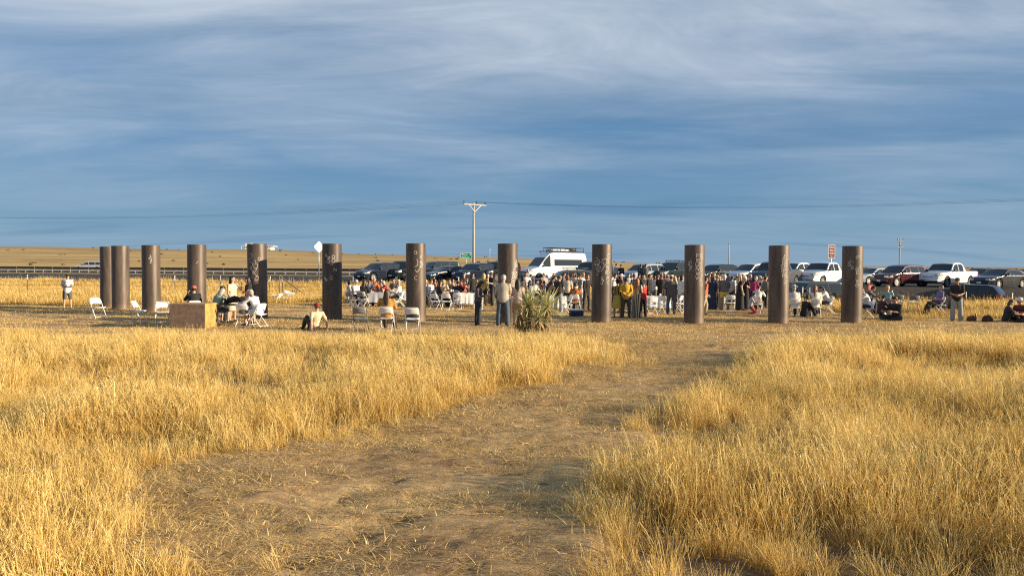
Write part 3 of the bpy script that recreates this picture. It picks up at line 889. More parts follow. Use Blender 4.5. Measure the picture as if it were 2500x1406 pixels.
# ------------------------------------------------------------------ road signs
M['sign_green'] = mat('sign_green', (0.0, 0.22, 0.13), 0.4, 0, 0.05, 3)
M['sign_brown'] = mat('sign_brown', (0.22, 0.045, 0.03), 0.45, 0, 0.08, 3)
M['sign_white'] = mat('sign_white', (0.82, 0.82, 0.80), 0.4, 0, 0.03, 3)
M['sign_red'] = mat('sign_orange_red', (0.62, 0.05, 0.02), 0.5, 0, 0.05, 3)
def sign(name, px, D, rz, zc, w, h, label, shape='rect', face='sign_green', border=True, text=(), post_r=0.05):
    x = xat(px, D); z0 = float(ground_z(x, D))
    s = empty(name, (x, D, z0), rz, label, 'sign', 'road signs')
    zc -= z0
    MB().tube([(0, 0.05, -0.3), (0, 0.05, zc + h * .45)], post_r, 8, cap=0.1).build('post', M['galv'], s, True)
    def plate(w_, h_, y0, y1, c=0.08):
        if shape == 'diamond':
            pr = [(0, -h_ / 2), (w_ / 2, 0), (0, h_ / 2), (-w_ / 2, 0)]
            pr2 = []
            for i in range(4):
                a, b = Vector(pr[i]), Vector(pr[(i + 1) % 4])
                pr2 += [a.lerp(b, 0.10), a.lerp(b, 0.20), a.lerp(b, 0.80), a.lerp(b, 0.90)]
            pr = [tuple(q) for q in pr2]
        else:
            c = min(c, h_ * .2)
            pr = []
            for sx, sy, a0 in ((1, -1, -90), (1, 1, 0), (-1, 1, 90), (-1, -1, 180)):
                for i in range(5):
                    a = R(a0 + 90 * i / 4)
                    pr.append((sx * (w_ / 2 - c) + c * math.cos(a), sy * (h_ / 2 - c) + c * math.sin(a)))
        n = len(pr)
        V = [(a, y0, zc + b) for a, b in pr] + [(a, y1, zc + b) for a, b in pr]
        F = [tuple(range(n)), tuple(range(2 * n - 1, n - 1, -1))] + [(i, i + n, (i + 1) % n + n, (i + 1) % n) for i in range(n)]
        return MB().add(V, F)
    pn = plate(w, h, -0.012, 0.0).build('panel', M['sign_white'] if border else M[face], s)
    if border:
        plate(w - 0.10, h - 0.10, -0.016, -0.0125, 0.06).build('face', M[face], s)
    for (tx, tz, tw, th, n) in text:                      # word shapes, too small to read in the photo
        mb = MB()
        cw = tw / n
        for i in range(n):
            a = tx - tw / 2 + cw * (i + 0.08)
            hh = th * (1.0 if i == 0 else random.choice((0.7, 0.72, 1.0)))
            b0, b1 = zc + tz - th / 2, zc + tz - th / 2 + hh
            st = cw * 0.22
            mb.box(a, a + st, -0.0205, -0.0165, b0, b1); mb.box(a + cw * .56, a + cw * .56 + st, -0.0205, -0.0165, b0, b1 - hh * .05)
            mb.box(a + st, a + cw * .56, -0.0203, -0.0165, b1 - hh * .28, b1 - hh * .06)
        mb.build('lettering', M['sign_white'], s)
    return s
sign('highway_sign', 1138, 150, R(6), 3.85, 2.3, 1.28, 'small green highway sign on one post, left of the utility pole', text=((-0.35, 0.28, 1.2, 0.30, 6), (-0.15, -0.28, 1.6, 0.30, 8), (0.85, 0.28, 0.28, 0.3, 1)))
sign('heritage_sign', 2029, 82, R(10), 3.75, 0.84, 1.50, 'tall brown sign with white border above the white pickup', face='sign_brown', text=((0, 0.50, 0.56, 0.20, 6), (0, 0.16, 0.44, 0.20, 4), (0, -0.18, 0.46, 0.18, 4), (0, -0.52, 0.20, 0.14, 2)))
sign('warning_sign', 779, 75, R(48), 3.85, 1.22, 1.22, 'white diamond shaped road sign glowing in the sun beside a column', 'diamond', 'sign_white', False)
sign('notice_sign', 2126, 49, R(10), 0.75, 0.34, 0.38, 'small orange red notice board among the brush by the fence', face='sign_red', border=False, text=((0, 0.02, 0.2, 0.12, 3),), post_r=0.025)

# ------------------------------------------------------------------ guard rail
gr = empty('guard_rail', (-60, float(edge_y(-60)) + 39, 0), 0, 'long steel guard rail running along the highway at left', 'guard rail')
gl_ = gr.location
def grp(x): return Vector((x, float(edge_y(x)) + 39, 0))
gx = np.arange(-112, -14, 1.62)
post_me = MB().box(-0.075, 0.075, -0.02, 0.10, -0.3, 0.92, 0.01).mesh('post')
blk_me = MB().box(-0.07, 0.07, -0.16, -0.021, 0.40, 0.90, 0.01).mesh('block')
def rail(pr, nm):
    V = []
    n = len(pr)
    for xx in (-1.62, 1.62):
        V += [(xx, a, b) for a, b in pr]
    return mesh(nm, V, [(i, i + 1, i + n + 1, i + n) for i in range(n - 1)])
rail_me = rail([(-0.19, 0.56), (-0.25, 0.60), (-0.26, 0.72), (-0.21, 0.76), (-0.26, 0.80), (-0.26, 0.92), (-0.19, 0.96)], 'upper_rail')
lip_me = rail([(-0.17, 0.32), (-0.27, 0.34), (-0.31, 0.42), (-0.27, 0.50), (-0.17, 0.52)], 'lower_rail')
brk_me = MB().box(-0.07, 0.07, -0.335, -0.312, 0.06, 0.50, 0.006).mesh('bracket')
M['rail_dark'] = mat('shaded_rail', (0.10, 0.085, 0.07), 0.7, 0.2, 0.25, 3)  # dark tone paints the shade on the upper beam
M['rail_sunlit'] = mat('sunlit_galvanised', (0.66, 0.65, 0.62), 0.5, 0.1, 0.12, 3)  # paler tone paints the sun on the lower lip and brackets
slope = math.atan(-0.22)
for i, x in enumerate(gx):
    p = grp(x); z = float(ground_z(p.x, p.y))
    o = obj('post', post_me, M['galv'], gr, (p.x - gl_.x, p.y - gl_.y, z), slope)
    obj('block', blk_me, M['wood_pole'], gr, (p.x - gl_.x, p.y - gl_.y, z), slope)
    if i % 2 == 0:
        o = obj('upper_rail', rail_me, M['rail_dark'], gr, (p.x - gl_.x, p.y - gl_.y, z + random.gauss(0, .006)), slope)
        obj('lower_rail', lip_me, M['rail_sunlit'], gr, (p.x - gl_.x, p.y - gl_.y, z + random.gauss(0, .006)), slope)
    obj('bracket', brk_me, M['rail_sunlit'], gr, (p.x - gl_.x, p.y - gl_.y, z), slope)
# ------------------------------------------------------------------ wire fence
def fen(x): return 47.5 - 0.10 * (x + 8)
fe = empty('wire_fence', (0, fen(0), 0), 0, 'wire fence of thin steel posts along the grass before the road', 'fence')
M['tpost'] = mat('green_steel_post', (0.16, 0.16, 0.13), 0.7, 0.2, 0.2, 10)
tp = MB().box(-0.025, 0.025, -0.004, 0.004, -0.3, 1.0).box(-0.004, 0.004, 0.0041, 0.045, -0.3, 1.0).mesh('post')
tt = MB().box(-0.027, 0.027, -0.006, 0.006, 0.98, 1.32).box(-0.006, 0.006, 0.0061, 0.047, 0.98, 1.32).mesh('post_tip')
fxs = [xat(p, 47.5) for p in (-140, 3, 121, 227, 402, 520, 645, 683, 860, 912, 965, 1064, 1124, 1200, 1281, 1300, 1372, 1450, 1560, 1650, 1760, 1830, 1921, 1938, 2040, 2115, 2280, 2374, 2440, 2476, 2600)]
prev = None
tops = []
for x in fxs:
    y = fen(x); z = float(ground_z(x, y))
    o = obj('post', tp, M['tpost'], fe, (x, y - fen(0), z), random.uniform(-.2, .2))
    o.rotation_euler = (random.gauss(0, .05), random.gauss(0, .05), random.uniform(-.3, .3))
    obj('post_tip', tt, M['white_paint'], o)
    tops.append((x, y - fen(0), z))
for hz_ in (0.35, 0.62, 0.90, 1.16):
    MB().tube([(x, y - 0.03, z + hz_) for x, y, z in tops], 0.006, 4).build('wire', M['wire'], fe)
for a, b in (((683, 1.35), (755, 0.0)), ((683, 0.05), (683, 1.4))):
    xa, xb = xat(a[0], 47), xat(b[0], 47)
    MB().tube([(xa, 0.25, a[1]), (xb, 0.25, b[1] + 0.02)], 0.05, 8).build('brace', M['wood_pole'], fe, True)

# ------------------------------------------------------------------ far house on the crest
hx, hy = xat(629, 506), 506.0
hz0 = float(ground_z(hx, hy)) - 0.4
hs = empty('house', (hx, hy, hz0), 0, 'tiny white flat-roofed house on the far hill crest', 'house')
M['house_white'] = mat('white_render', (0.72, 0.71, 0.68), 0.8, 0, 0.05, 1)
MB().box(-9, 9, 0, 8, 0, 2.5).build('wall', M['house_white'], hs)
rf = MB().box(-11, 11, -1.5, 9, 2.5, 2.85).build('roof', M['house_white'], hs)
MB().box(-9, -5, 1, 6, 2.85, 4.6).build('upper_room', M['house_white'], hs)
for x in (-10.6, -8, 8, 10.6): MB().box(x - .12, x + .12, -1.3, -1.05, 0, 2.5).build('porch_post', M['house_white'], hs)
for x in (-7, -3, 1, 5): MB().box(x, x + 1.6, -0.03, 0.0, 0.8, 1.9).build('window', M['glass'], hs)

# ------------------------------------------------------------------ yucca
M['yucca'] = mat('yucca_leaf', (0.54, 0.51, 0.22), 0.55, 0, 0.35, 2.5)
M['yucca_dead'] = mat('dead_yucca_leaf', (0.30, 0.20, 0.10), 0.85, 0, 0.4, 5)
M['yucca_trunk'] = mat('yucca_trunk', (0.13, 0.085, 0.055), 0.95, 0, 0.35, 12, bump=0.8, bscale=25)
def leaf_me(name, L, w, droop, fold=0.25):
    V, F = [], []
    n = 6
    for i in range(n + 1):
        t = i / n
        ww = w * (0.55 + 0.9 * t - 1.45 * t ** 3) if t < 1 else 0.001
        ww = max(ww, 0.0015)
        c = Vector((L * t, 0, -droop * L * t * t))
        V += [c + Vector((0, ww, ww * fold)), c, c + Vector((0, -ww, ww * fold))]
    for i in range(n):
        a = 3 * i
        F += [(a, a + 1, a + 4, a + 3), (a + 1, a + 2, a + 5, a + 4)]
    return mesh(name, V, F, True)
YL = [leaf_me('leaf', random.uniform(.54, .72), random.uniform(.016, .022), random.uniform(-.02, .10)) for _ in range(7)]
yb = at(1306, 826)
yu = empty('yucca', yb, 0, 'spiky green yucca with shaggy dead skirt beside the standing man', 'plant')
crowns = [((-0.20, 0.0), 0.30, (-0.20, 0.04), 0.95, 104, 1.12), ((0.28, 0.06), 0.26, (0.36, 0.02), 0.92, 98, 1.08), ((0.06, -0.10), 0.2, (0.10, -0.14), 0.58, 60, 1.0), ((-0.36, 0.12), 0.18, (-0.46, 0.06), 0.66, 38, .85)]
dead = MB()
for (bx, by), tr, (tx, ty), tz, nl, sc in crowns:
    MB().tube([(bx, by, -0.1), (bx + (tx - bx) * .4, by, tz * .5), (tx, ty, tz)], [0.10, 0.085, 0.07], 9).build('trunk', M['yucca_trunk'], yu, True)
    for k in range(nl):
        az = k * 2.39996 + random.uniform(-.2, .2)
        el = R(78) - (k / nl) ** 0.8 * R(105) + random.uniform(-.12, .12)
        o = obj('leaf', random.choice(YL), M['yucca'], yu, (tx, ty, tz + 0.02 - 0.06 * k / nl))
        o.rotation_euler = (random.uniform(-.4, .4), -el, az)
        s_ = sc * random.uniform(.85, 1.1)
        o.scale = (s_, s_, s_)
    for k in range(95):
        az = random.uniform(0, 6.283); t = random.random()
        z0 = tz * (0.25 + 0.72 * t); L = random.uniform(.25, .45)
        cx, cy = bx + (tx - bx) * t, by + (ty - by) * t
        d = Vector((math.cos(az), math.sin(az), 0)); sd = Vector((-math.sin(az), math.cos(az), 0)) * random.uniform(.008, .015)
        p0 = Vector((cx, cy, z0)) + d * .07; sp = random.uniform(.25, .75)
        p1 = p0 + d * L * .4 * sp + Vector((0, 0, -L * .35)); p2 = p1 + d * L * .22 * sp + Vector((0, 0, -L * .6))
        p2.z = max(p2.z, 0.01)
        dead.add([p0 + sd, p0 - sd, p1 - sd, p1 + sd, p2], [(0, 1, 2, 3), (3, 2, 4)])
o = dead.build('dead_leaves', M['yucca_dead'], yu)
o['kind'] = 'stuff'

# ------------------------------------------------------------------ brush by the fence
M['twig'] = mat('dry_twig', (0.16, 0.10, 0.065), 0.9, 0, 0.35, 4)
def brush(px, D, w, h, n, label):
    x = xat(px, D)
    b = empty('brush_heap', (x, D, float(ground_z(x, D))), 0, label, 'brush', 'dry brush by the fence')
    st, lf = MB(), MB()
    for _ in range(n):
        a = random.uniform(0, 6.283); r = random.random() ** .6
        p0 = Vector((r * w * .5 * math.cos(a), r * w * .3 * math.sin(a), random.uniform(0, h * .5)))
        dr = Vector((random.gauss(0, 1), random.gauss(0, .6), random.uniform(.1, 1.0))).normalized()
        L = random.uniform(.3, .7) * h
        p1 = p0 + dr * L * .5; p2 = p1 + (dr + Vector((random.gauss(0, .5), random.gauss(0, .5), random.gauss(-.2, .4)))).normalized() * L * .5
        st.tube([p0, p1, p2], [.02, .014, .006], 4)
        for _ in range(3):
            c = p1.lerp(p2, random.random()); s_ = random.uniform(.03, .07)
            v = [c + Vector((random.gauss(0, s_), random.gauss(0, s_), random.gauss(0, s_))) for _ in range(3)]
            lf.add(v, [(0, 1, 2)])
    st.build('branches', M['twig'], b); lf.build('foliage', mat('dry_leaf', (0.24, 0.165, 0.085), .95, 0, .4, 3), b)
    for ch in b.children: ch['kind'] = 'stuff'
brush(2165, 45, 3.2, 1.5, 300, 'brown dry brush heap behind the people seated beside the last column')
brush(2250, 44.5, 2.8, 1.2, 220, 'low brown brush heap above the empty folding chair')
brush(2405, 44.5, 2.4, 1.1, 130, 'sparse dry brush in front of the black car in the ditch')
brush(2030, 46.5, 1.6, 1.5, 90, 'tall dry weeds behind the woman seated facing left')
# ------------------------------------------------------------------ vehicles
def vehicle_type(name, L, W2, H, belt, prof, wheels, wr, wind, rear, sides, k, clear=0.24, hood_z=0.95, head=(0.55, 0.75), tail=(0.7, 0.9), bed=None):
    """meshes of one body type; front at x=0, returns dict part -> list of meshes (centred, front to -X)"""
    px_ = np.array([p[0] for p in prof]); pz_ = np.array([p[1] for p in prof])
    # smooth the roofline a little
    def zhi(x):
        s = 0.05
        return (np.interp(x - s, px_, pz_) + np.interp(x, px_, pz_) * 2 + np.interp(x + s, px_, pz_)) / 4
    def plan(x):
        a = np.clip(1 - x / 0.75, 0, 1); b = np.clip(1 - (L - x) / 0.6, 0, 1)
        return 1 - 0.17 * a ** 2.2 - 0.10 * b ** 2.2
    def side(z):
        lo = 1 - 0.07 * np.clip((belt - 0.25 - z) / belt, 0, 1) ** 1.5
        return np.where(z > belt, 1 - k * (z - belt), lo - 0.012 * np.exp(-((z - belt * 0.72) / 0.03) ** 2))
    def Y(x, z): return W2 * plan(x) * side(np.asarray(z, float))
    def zlo(x):
        z = clear + 0.10 * np.clip(1 - x / 0.5, 0, 1) + 0.10 * np.clip(1 - (L - x) / 0.5, 0, 1)
        for xw in wheels:
            q = (wr + 0.075) ** 2 - (x - xw) ** 2
            if q > 0: z = max(z, wr + math.sqrt(q))
        return z
    xs_ = sorted(set([round(v, 3) for v in np.arange(0, L + .001, 0.07)] + [round(p, 3) for p in px_] + [round(xw + s * (wr + .075) * c, 3) for xw in wheels for s in (-1, 1) for c in (0.999, .96, .85)]))
    xs_ = [x for x in xs_ if 0 <= x <= L]
    r = 0.055
    V, F = [], []
    nrow = 0
    for x in xs_:
        zt = float(zhi(x)); zb = min(zlo(x), zt - 0.12)
        half = []
        for t in np.linspace(0, 1, 12):
            z = zb + (zt - r - zb) * t
            half.append((float(Y(x, z)), z))
        ye = float(Y(x, zt - r))
        for a in (30, 60, 90):
            half.append((ye - r * (1 - math.cos(R(a))), zt - r + r * math.sin(R(a))))
        for t in (0.7, 0.4, 0.0):
            half.append(((ye - r) * t, zt + 0.035 * (1 - t * t)))
        row = [(x, y, z) for y, z in half] + [(x, -y, z) for y, z in half[-2::-1]]
        nrow = len(row)
        V += row
    for i in range(len(xs_) - 1):
        for j in range(nrow - 1):
            a = i * nrow + j
            F.append((a, a + nrow, a + nrow + 1, a + 1))
    F.append(tuple(range(nrow)))
    F.append(tuple(range(len(V) - 1, len(V) - nrow - 1, -1)))
    out = {}
    cx = L / 2
    def fin(nm, V, F, sm=True):
        me = mesh(nm, [(v[0] - cx, v[1], v[2]) for v in V], F)
        return autosmooth(me, 32) if sm else me
    out['body'] = [fin('body', V, F)]
    # underbody
    out['underbody'] = [fin('underbody', MB().box(0.25, L - .25, -W2 * .80, W2 * .80, clear - 0.03, 0.62).V, MB().box(0, 1, 0, 1, 0, 1).F, False)]
    def patch_side(x0, x1, zf0, zf1, off, s, nx=10, nz=5):
        V, F = [], []
        for x in np.linspace(x0, x1, nx):
            a, b = zf0(x), zf1(x)
            for t in np.linspace(0, 1, nz):
                z = a + (b - a) * t
                V.append((x, s * (float(Y(x, z)) + off), z))
        for i in range(nx - 1):
            for j in range(nz - 1):
                a = i * nz + j
                F.append((a, a + nz, a + nz + 1, a + 1))
        return V, F
    def patch_top(x0, x1, m0, off, nx=8, ny=7):
        V, F = [], []
        for x in np.linspace(x0, x1, nx):
            zt = float(zhi(x)); ye = float(Y(x, zt - r)) - m0
            for t in np.linspace(-1, 1, ny):
                V.append((x - off * .7, ye * t, zt + 0.035 * (1 - t * t) + off))
        for i in range(nx - 1):
            for j in range(ny - 1):
                a = i * ny + j
                F.append((a, a + ny, a + ny + 1, a + 1))
        return V, F
    out['windshield'] = [fin('windshield', *patch_top(*wind, 0.07, 0.010))]
    out['rear_window'] = [fin('rear_window', *patch_top(*rear, 0.09, 0.010))] if rear else []
    out['side_window'] = []
    for x0, x1 in sides:
        for s in (-1, 1):
            out['side_window'].append(fin('side_window', *patch_side(x0, x1, lambda x: belt + 0.03, lambda x: max(belt + 0.05, min(H - 0.13, float(zhi(x)) - 0.12)), 0.008, s)))
    fz = float(zhi(0.02))
    out['headlight'] = []
    for s in (-1, 1):
        v, f = patch_side(0.02, 0.42, lambda x: head[0] + .05 * x, lambda x: min(head[1] + .06 * x, float(zhi(x)) - .05), 0.010, s, 7, 3)
        mb = MB().add(v, f)
        yw = float(Y(0.0, head[0]))
        mb.box(-0.016, 0.05, min(s * yw, s * (yw - .30)), max(s * yw, s * (yw - .30)), head[0], head[1] - .03)
        out['headlight'].append(fin('headlight', mb.V, mb.F))
    gw = W2 * 0.42
    out['grille'] = [fin('grille', MB().box(-0.020, 0.06, -gw, gw, head[0] - .04, min(head[1], fz - .02), .012).V, MB().box(-0.02, .06, -gw, gw, 0, 1, .012).F, False)]
    mb = MB().box(-0.07, 0.10, -W2 * .80, W2 * .80, clear + .10, clear + .27, .03); out['bumper'] = [fin('bumper', mb.V, mb.F)]
    mb = MB().box(L - 0.10, L + .06, -W2 * .86, W2 * .86, clear + .12, clear + .30, .03); out['bumper'].append(fin('bumper', mb.V, mb.F))
    mb = MB().box(-0.082, -0.071, -.16, .16, clear + .15, clear + .29, 0); out['number_plate'] = [fin('number_plate', mb.V, mb.F, False)]
    out['taillight'] = []
    for s in (-1, 1):
        v, f = patch_side(L - .22, L - .01, lambda x: tail[0], lambda x: min(tail[1], float(zhi(x)) - .06), 0.010, s, 5, 3)
        yw = float(Y(L, tail[0]))
        mb = MB().add(v, f).box(L - .04, L + .014, min(s * yw, s * (yw - .2)), max(s * yw, s * (yw - .2)), tail[0], tail[1] - .08)
        out['taillight'].append(fin('taillight', mb.V, mb.F))
    out['mirror'] = []
    mx = wind[1] - 0.28
    for s in (-1, 1):
        y = W2 * 1.0
        mb = MB().box(mx - .06, mx + .06, min(s * y, s * (y + .2)), max(s * y, s * (y + .2)), belt + .03, belt + .19, .035)
        out['mirror'].append(fin('mirror', mb.V, mb.F))
    if bed:
        mb = MB().box(bed[0], bed[1], -W2 * .82, W2 * .82, float(zhi((bed[0] + bed[1]) / 2)) + .02, float(zhi((bed[0] + bed[1]) / 2)) + .040)
        out['bed_cover'] = [fin('bed_cover', mb.V, mb.F, False)]
    # door seams and handles
    out['door_seam'] = []
    for s in (-1, 1):
        for x in sorted({round(a, 2) for ab in sides for a in (ab[0] - .04, ab[1] + .03)}):
            if x < 0.3 or x > L - .3 or any(abs(x - w) < wr + .1 for w in wheels): continue
            v, f = patch_side(x, x + .012, lambda q: clear + .12, lambda q: belt, .003, s, 2, 8)
            out['door_seam'].append(fin('door_seam', v, f, False))
    out['_wheels'] = [(xw - cx, s) for xw in wheels for s in (-1, 1)]
    out['_wr'], out['_w2'], out['_L'], out['_H'] = wr, W2, L, H
    # wheel meshes
    n = 24
    prof_t = [(wr * .66, -.10), (wr * .93, -.115), (wr, -.08), (wr, .08), (wr * .93, .115), (wr * .66, .10)]
    V, F = [], []
    for rr_, yy in prof_t:
        for q in range(n):
            a = 2 * math.pi * q / n
            V.append((rr_ * math.cos(a), yy, rr_ * math.sin(a)))
    for i in range(len(prof_t) - 1):
        for q in range(n):
            F.append((i * n + q, i * n + (q + 1) % n, (i + 1) * n + (q + 1) % n, (i + 1) * n + q))
    out['_tyre'] = autosmooth(mesh('tyre', V, F), 40)
    mb = MB()
    for q in range(n):
        a, b = 2 * math.pi * q / n, 2 * math.pi * (q + 1) / n
        for r0, r1, y0, y1 in ((wr * .58, wr * .67, -.085, -.10), (wr * .58, wr * .67, .085, .10)):
            mb.add([(r0 * math.cos(a), y0, r0 * math.sin(a)), (r0 * math.cos(b), y0, r0 * math.sin(b)), (r1 * math.cos(b), y1, r1 * math.sin(b)), (r1 * math.cos(a), y1, r1 * math.sin(a))], [(0, 1, 2, 3)])
    for q in range(5):
        a = 2 * math.pi * q / 5
        c, s = math.cos(a), math.sin(a)
        for y0 in (-.088, .076):
            w_ = wr * .10
            mb.add([(c * 0 - s * w_, y0, s * 0 + c * w_), (c * 0 + s * w_, y0, -c * w_), (c * wr * .62 + s * w_ * .7, y0, s * wr * .62 - c * w_ * .7), (c * wr * .62 - s * w_ * .7, y0, s * wr * .62 + c * w_ * .7)], [(0, 1, 2, 3)])
    for y0 in (-.06, .06):
        mb.add([(wr * .62 * math.cos(2 * math.pi * q / n), y0, wr * .62 * math.sin(2 * math.pi * q / n)) for q in range(n)], [tuple(range(n))])
    out['_rim'] = mb.mesh('rim')
    out['zhi'] = zhi; out['Y'] = Y
    return out
VT = {
 'sedan': vehicle_type('sedan', 4.85, .93, 1.46, .93, [(0, .52), (.06, .66), (.25, .78), (1.25, .93), (1.35, .96), (2.15, 1.40), (2.6, 1.46), (3.2, 1.44), (3.6, 1.36), (4.25, 1.08), (4.75, 1.02), (4.85, .85)], (.92, 3.75), .34, (1.38, 2.12), (3.62, 4.22), ((1.75, 2.62), (2.70, 3.70)), .42, .20, head=(.58, .74), tail=(.75, .98)),
 'suv': vehicle_type('suv', 4.75, .95, 1.72, 1.06, [(0, .62), (.05, .80), (.22, .94), (1.15, 1.06), (1.25, 1.10), (1.95, 1.62), (2.4, 1.72), (3.9, 1.70), (4.3, 1.60), (4.62, 1.18), (4.75, .95)], (.90, 3.70), .38, (1.28, 1.93), (4.30, 4.62), ((1.55, 2.40), (2.48, 3.35), (3.43, 4.10)), .34, .25, head=(.72, .90), tail=(.85, 1.12)),
 'big_suv': vehicle_type('big_suv', 5.2, 1.0, 1.90, 1.20, [(0, .70), (.04, .95), (.16, 1.08), (1.35, 1.18), (1.45, 1.22), (2.05, 1.80), (2.45, 1.90), (4.7, 1.88), (4.95, 1.78), (5.12, 1.25), (5.2, 1.0)], (1.0, 4.1), .41, (1.48, 2.02), (4.96, 5.11), ((1.75, 2.65), (2.74, 3.65), (3.74, 4.75)), .22, .30, head=(.82, 1.04), tail=(.95, 1.3)),
 'pickup': vehicle_type('pickup', 5.85, 1.0, 1.92, 1.20, [(0, .72), (.04, .98), (.18, 1.10), (1.50, 1.20), (1.60, 1.24), (2.20, 1.82), (2.55, 1.92), (3.25, 1.91), (3.55, 1.80), (3.78, 1.26), (3.84, 1.24), (5.75, 1.24), (5.85, 1.10)], (1.08, 4.55), .41, (1.63, 2.17), (3.57, 3.77), ((1.95, 2.72), (2.80, 3.45)), .26, .32, head=(.84, 1.06), tail=(.85, 1.18), bed=(3.98, 5.70)),
 'van': vehicle_type('van', 7.0, 1.0, 2.78, 1.38, [(0, .75), (.05, 1.02), (.30, 1.16), (1.05, 1.36), (1.12, 1.42), (1.95, 2.30), (2.45, 2.70), (3.0, 2.78), (6.7, 2.76), (6.9, 2.60), (7.0, 2.2)], (1.15, 5.45), .38, (1.15, 1.93), None, ((1.62, 2.50),), .07, .28, head=(.95, 1.18), tail=(1.0, 1.6)),
}
def vehicle(kind, px, D, phi, paint, label, cat, name=None, z=None, scale=1.0, lights=True, plate=True):
    T = VT[kind]
    x = xat(px, D)
    phi = phi - math.degrees(math.atan((px - 1250) / FPX))      # phi is the heading against the line of sight
    z = float(ground_z(x, D)) + 0.047 if z is None else z
    v = empty(name or {'sedan': 'parked_car', 'suv': 'parked_car', 'big_suv': 'parked_car', 'pickup': 'parked_pickup', 'van': 'parked_van'}[kind], (x, D, z), R(phi), label, cat, 'vehicles parked along the road')
    v.scale = (scale,) * 3
    pm = cloth(paint, 'paint')
    mats = {'body': pm, 'underbody': M['rubber'], 'windshield': M['glass'], 'rear_window': M['glass'], 'side_window': M['glass'], 'headlight': M['lamp_glass'], 'grille': M['black_plastic'], 'bumper': M['chrome'] if kind == 'pickup' else M['black_plastic'], 'number_plate': M['plate'], 'taillight': M['red_lens'], 'mirror': M['black_plastic'], 'bed_cover': M['black_plastic'], 'door_seam': M['black_plastic']}
    for k, ms in T.items():
        if k in mats:
            for me in ms:
                obj(k, me, mats[k], v)
    for xw, s in T['_wheels']:
        w = empty('wheel', (xw, s * (T['_w2'] - .13), T['_wr']), 0)
        w.parent = v
        obj('tyre', T['_tyre'], M['rubber'], w); obj('rim', T['_rim'], M['alloy'], w)
    return v
def roof_rack(v, kind, x0, x1, h=0.0, bars=4, cage=False):
    T = VT[kind]; L = T['_L']
    zt = float(T['zhi']((x0 + x1) / 2)) + .05; w = T['_w2'] * (.78 if kind == 'van' else .66)
    mb = MB()
    for s in (-1, 1):
        mb.tube([(x0 - L / 2, s * w, zt + .10), (x1 - L / 2, s * w, zt + .10)], .035, 6)
        if cage:
            mb.tube([(x0 - L / 2 + .5, s * w, zt + .44), (x1 - L / 2, s * w, zt + .44)], .032, 6)
            for q in np.linspace(x0 + .5, x1, 5): mb.tube([(q - L / 2, s * w, zt + .08), (q - L / 2, s * w, zt + .44)], .028, 6)
    for q in np.linspace(x0 + .15, x1, bars):
        mb.tube([(q - L / 2, -w, zt + .10), (q - L / 2, w, zt + .10)], .03, 6)
        for s in (-1, 1): mb.tube([(q - L / 2, s * w, zt - .12), (q - L / 2, s * w, zt + .10)], .025, 6)
    if cage:
        for q in (x0 + .5, x1): mb.tube([(q - L / 2, -w, zt + .44), (q - L / 2, w, zt + .44)], .032, 6)
    mb.build('roof_rack', M['black_plastic'], v, True)

NAVY, BLACK, CHAR, GREY, SILV, WHITE, MAROON, GREEN, RED = (.012, .018, .035), (.010, .011, .014), (.018, .021, .026), (.085, .092, .104), (.36, .38, .41), (.80, .80, .79), (.055, .012, .016), (.018, .030, .028), (.32, .012, .012)
# on the highway
vehicle('suv', 219, 124, -14, SILV, 'silver car driving left on the highway behind the guard rail', 'car', 'passing_car', float(ground_z(xat(219, 124), 124)) + .10)
# the row on the shoulder, left to right in view
vehicle('suv', 925, 69, 42, NAVY, 'dark navy car at the left end of the parked row', 'car')
vehicle('big_suv', 985, 71, 62, BLACK, 'black car second in the row, partly behind a scribbled column', 'car')
vehicle('big_suv', 1064, 76, 30, NAVY, 'tall dark car parked behind the low sedan, right of a column', 'car')
vehicle('sedan', 1092, 68, 38, CHAR, 'low dark sedan between the column and the utility pole', 'car')
vehicle('suv', 1160, 67, 52, NAVY, 'dark car nose-on behind the utility pole', 'car')
vehicle('big_suv', 1216, 69, 55, CHAR, 'charcoal car behind the column with loopy chalk marks', 'car')
vn = vehicle('van', 1350, 73, 36, WHITE, 'tall white camper van with black roof rack, highest in the row', 'van')
roof_rack(vn, 'van', 2.35, 6.7, bars=7, cage=True)
T = VT['van']
def van_panel(x0, x1, z0, z1, nm, m, off=.009):
    for s in (-1, 1):
        V, F = [], []
        nx, nz = 10, 5
        for x in np.linspace(x0, x1, nx):
            for z in np.linspace(z0, z1, nz): V.append((x - 3.5, s * (float(T['Y'](x, z)) + off), z))
        for i in range(nx - 1):
            for j in range(nz - 1):
                a = i * nz + j; F.append((a, a + nz, a + nz + 1, a + 1))
        obj(nm, mesh(nm, V, F, True), m, vn)
van_panel(2.95, 6.35, 1.50, 2.12, 'side_window', M['glass'])
zt_ = 2.84
MB().box(-0.6, 1.6, -.55, .45, zt_ + .09, zt_ + .30, .06).build('roof_cargo', M['cloth_grey'], vn, True)
MB().box(1.7, 2.5, -.5, .5, zt_ + .09, zt_ + .46, .12).build('roof_cargo', M['black_plastic'], vn, True)
v = vehicle('suv', 1381, 58, 12, GREY, 'grey station wagon parked side-on in front of the white van', 'car', z=0.02)
roof_rack(v, 'suv', 2.2, 4.0, bars=3)
vehicle('sedan', 1296, 55, -8, CHAR, 'dark grey sedan half hidden by the people behind the yucca', 'car', z=-0.35)
vehicle('big_suv', 1444, 68, 60, CHAR, 'dark car between the white van and the scribbled column', 'car')
vehicle('suv', 1570, 66, 50, SILV, 'silver car behind the couple standing on the road edge', 'car')
v = vehicle('big_suv', 1645, 67, 52, GREEN, 'dark green car with long roof rack, left of a column', 'car')
roof_rack(v, 'big_suv', 2.2, 4.9, bars=5)
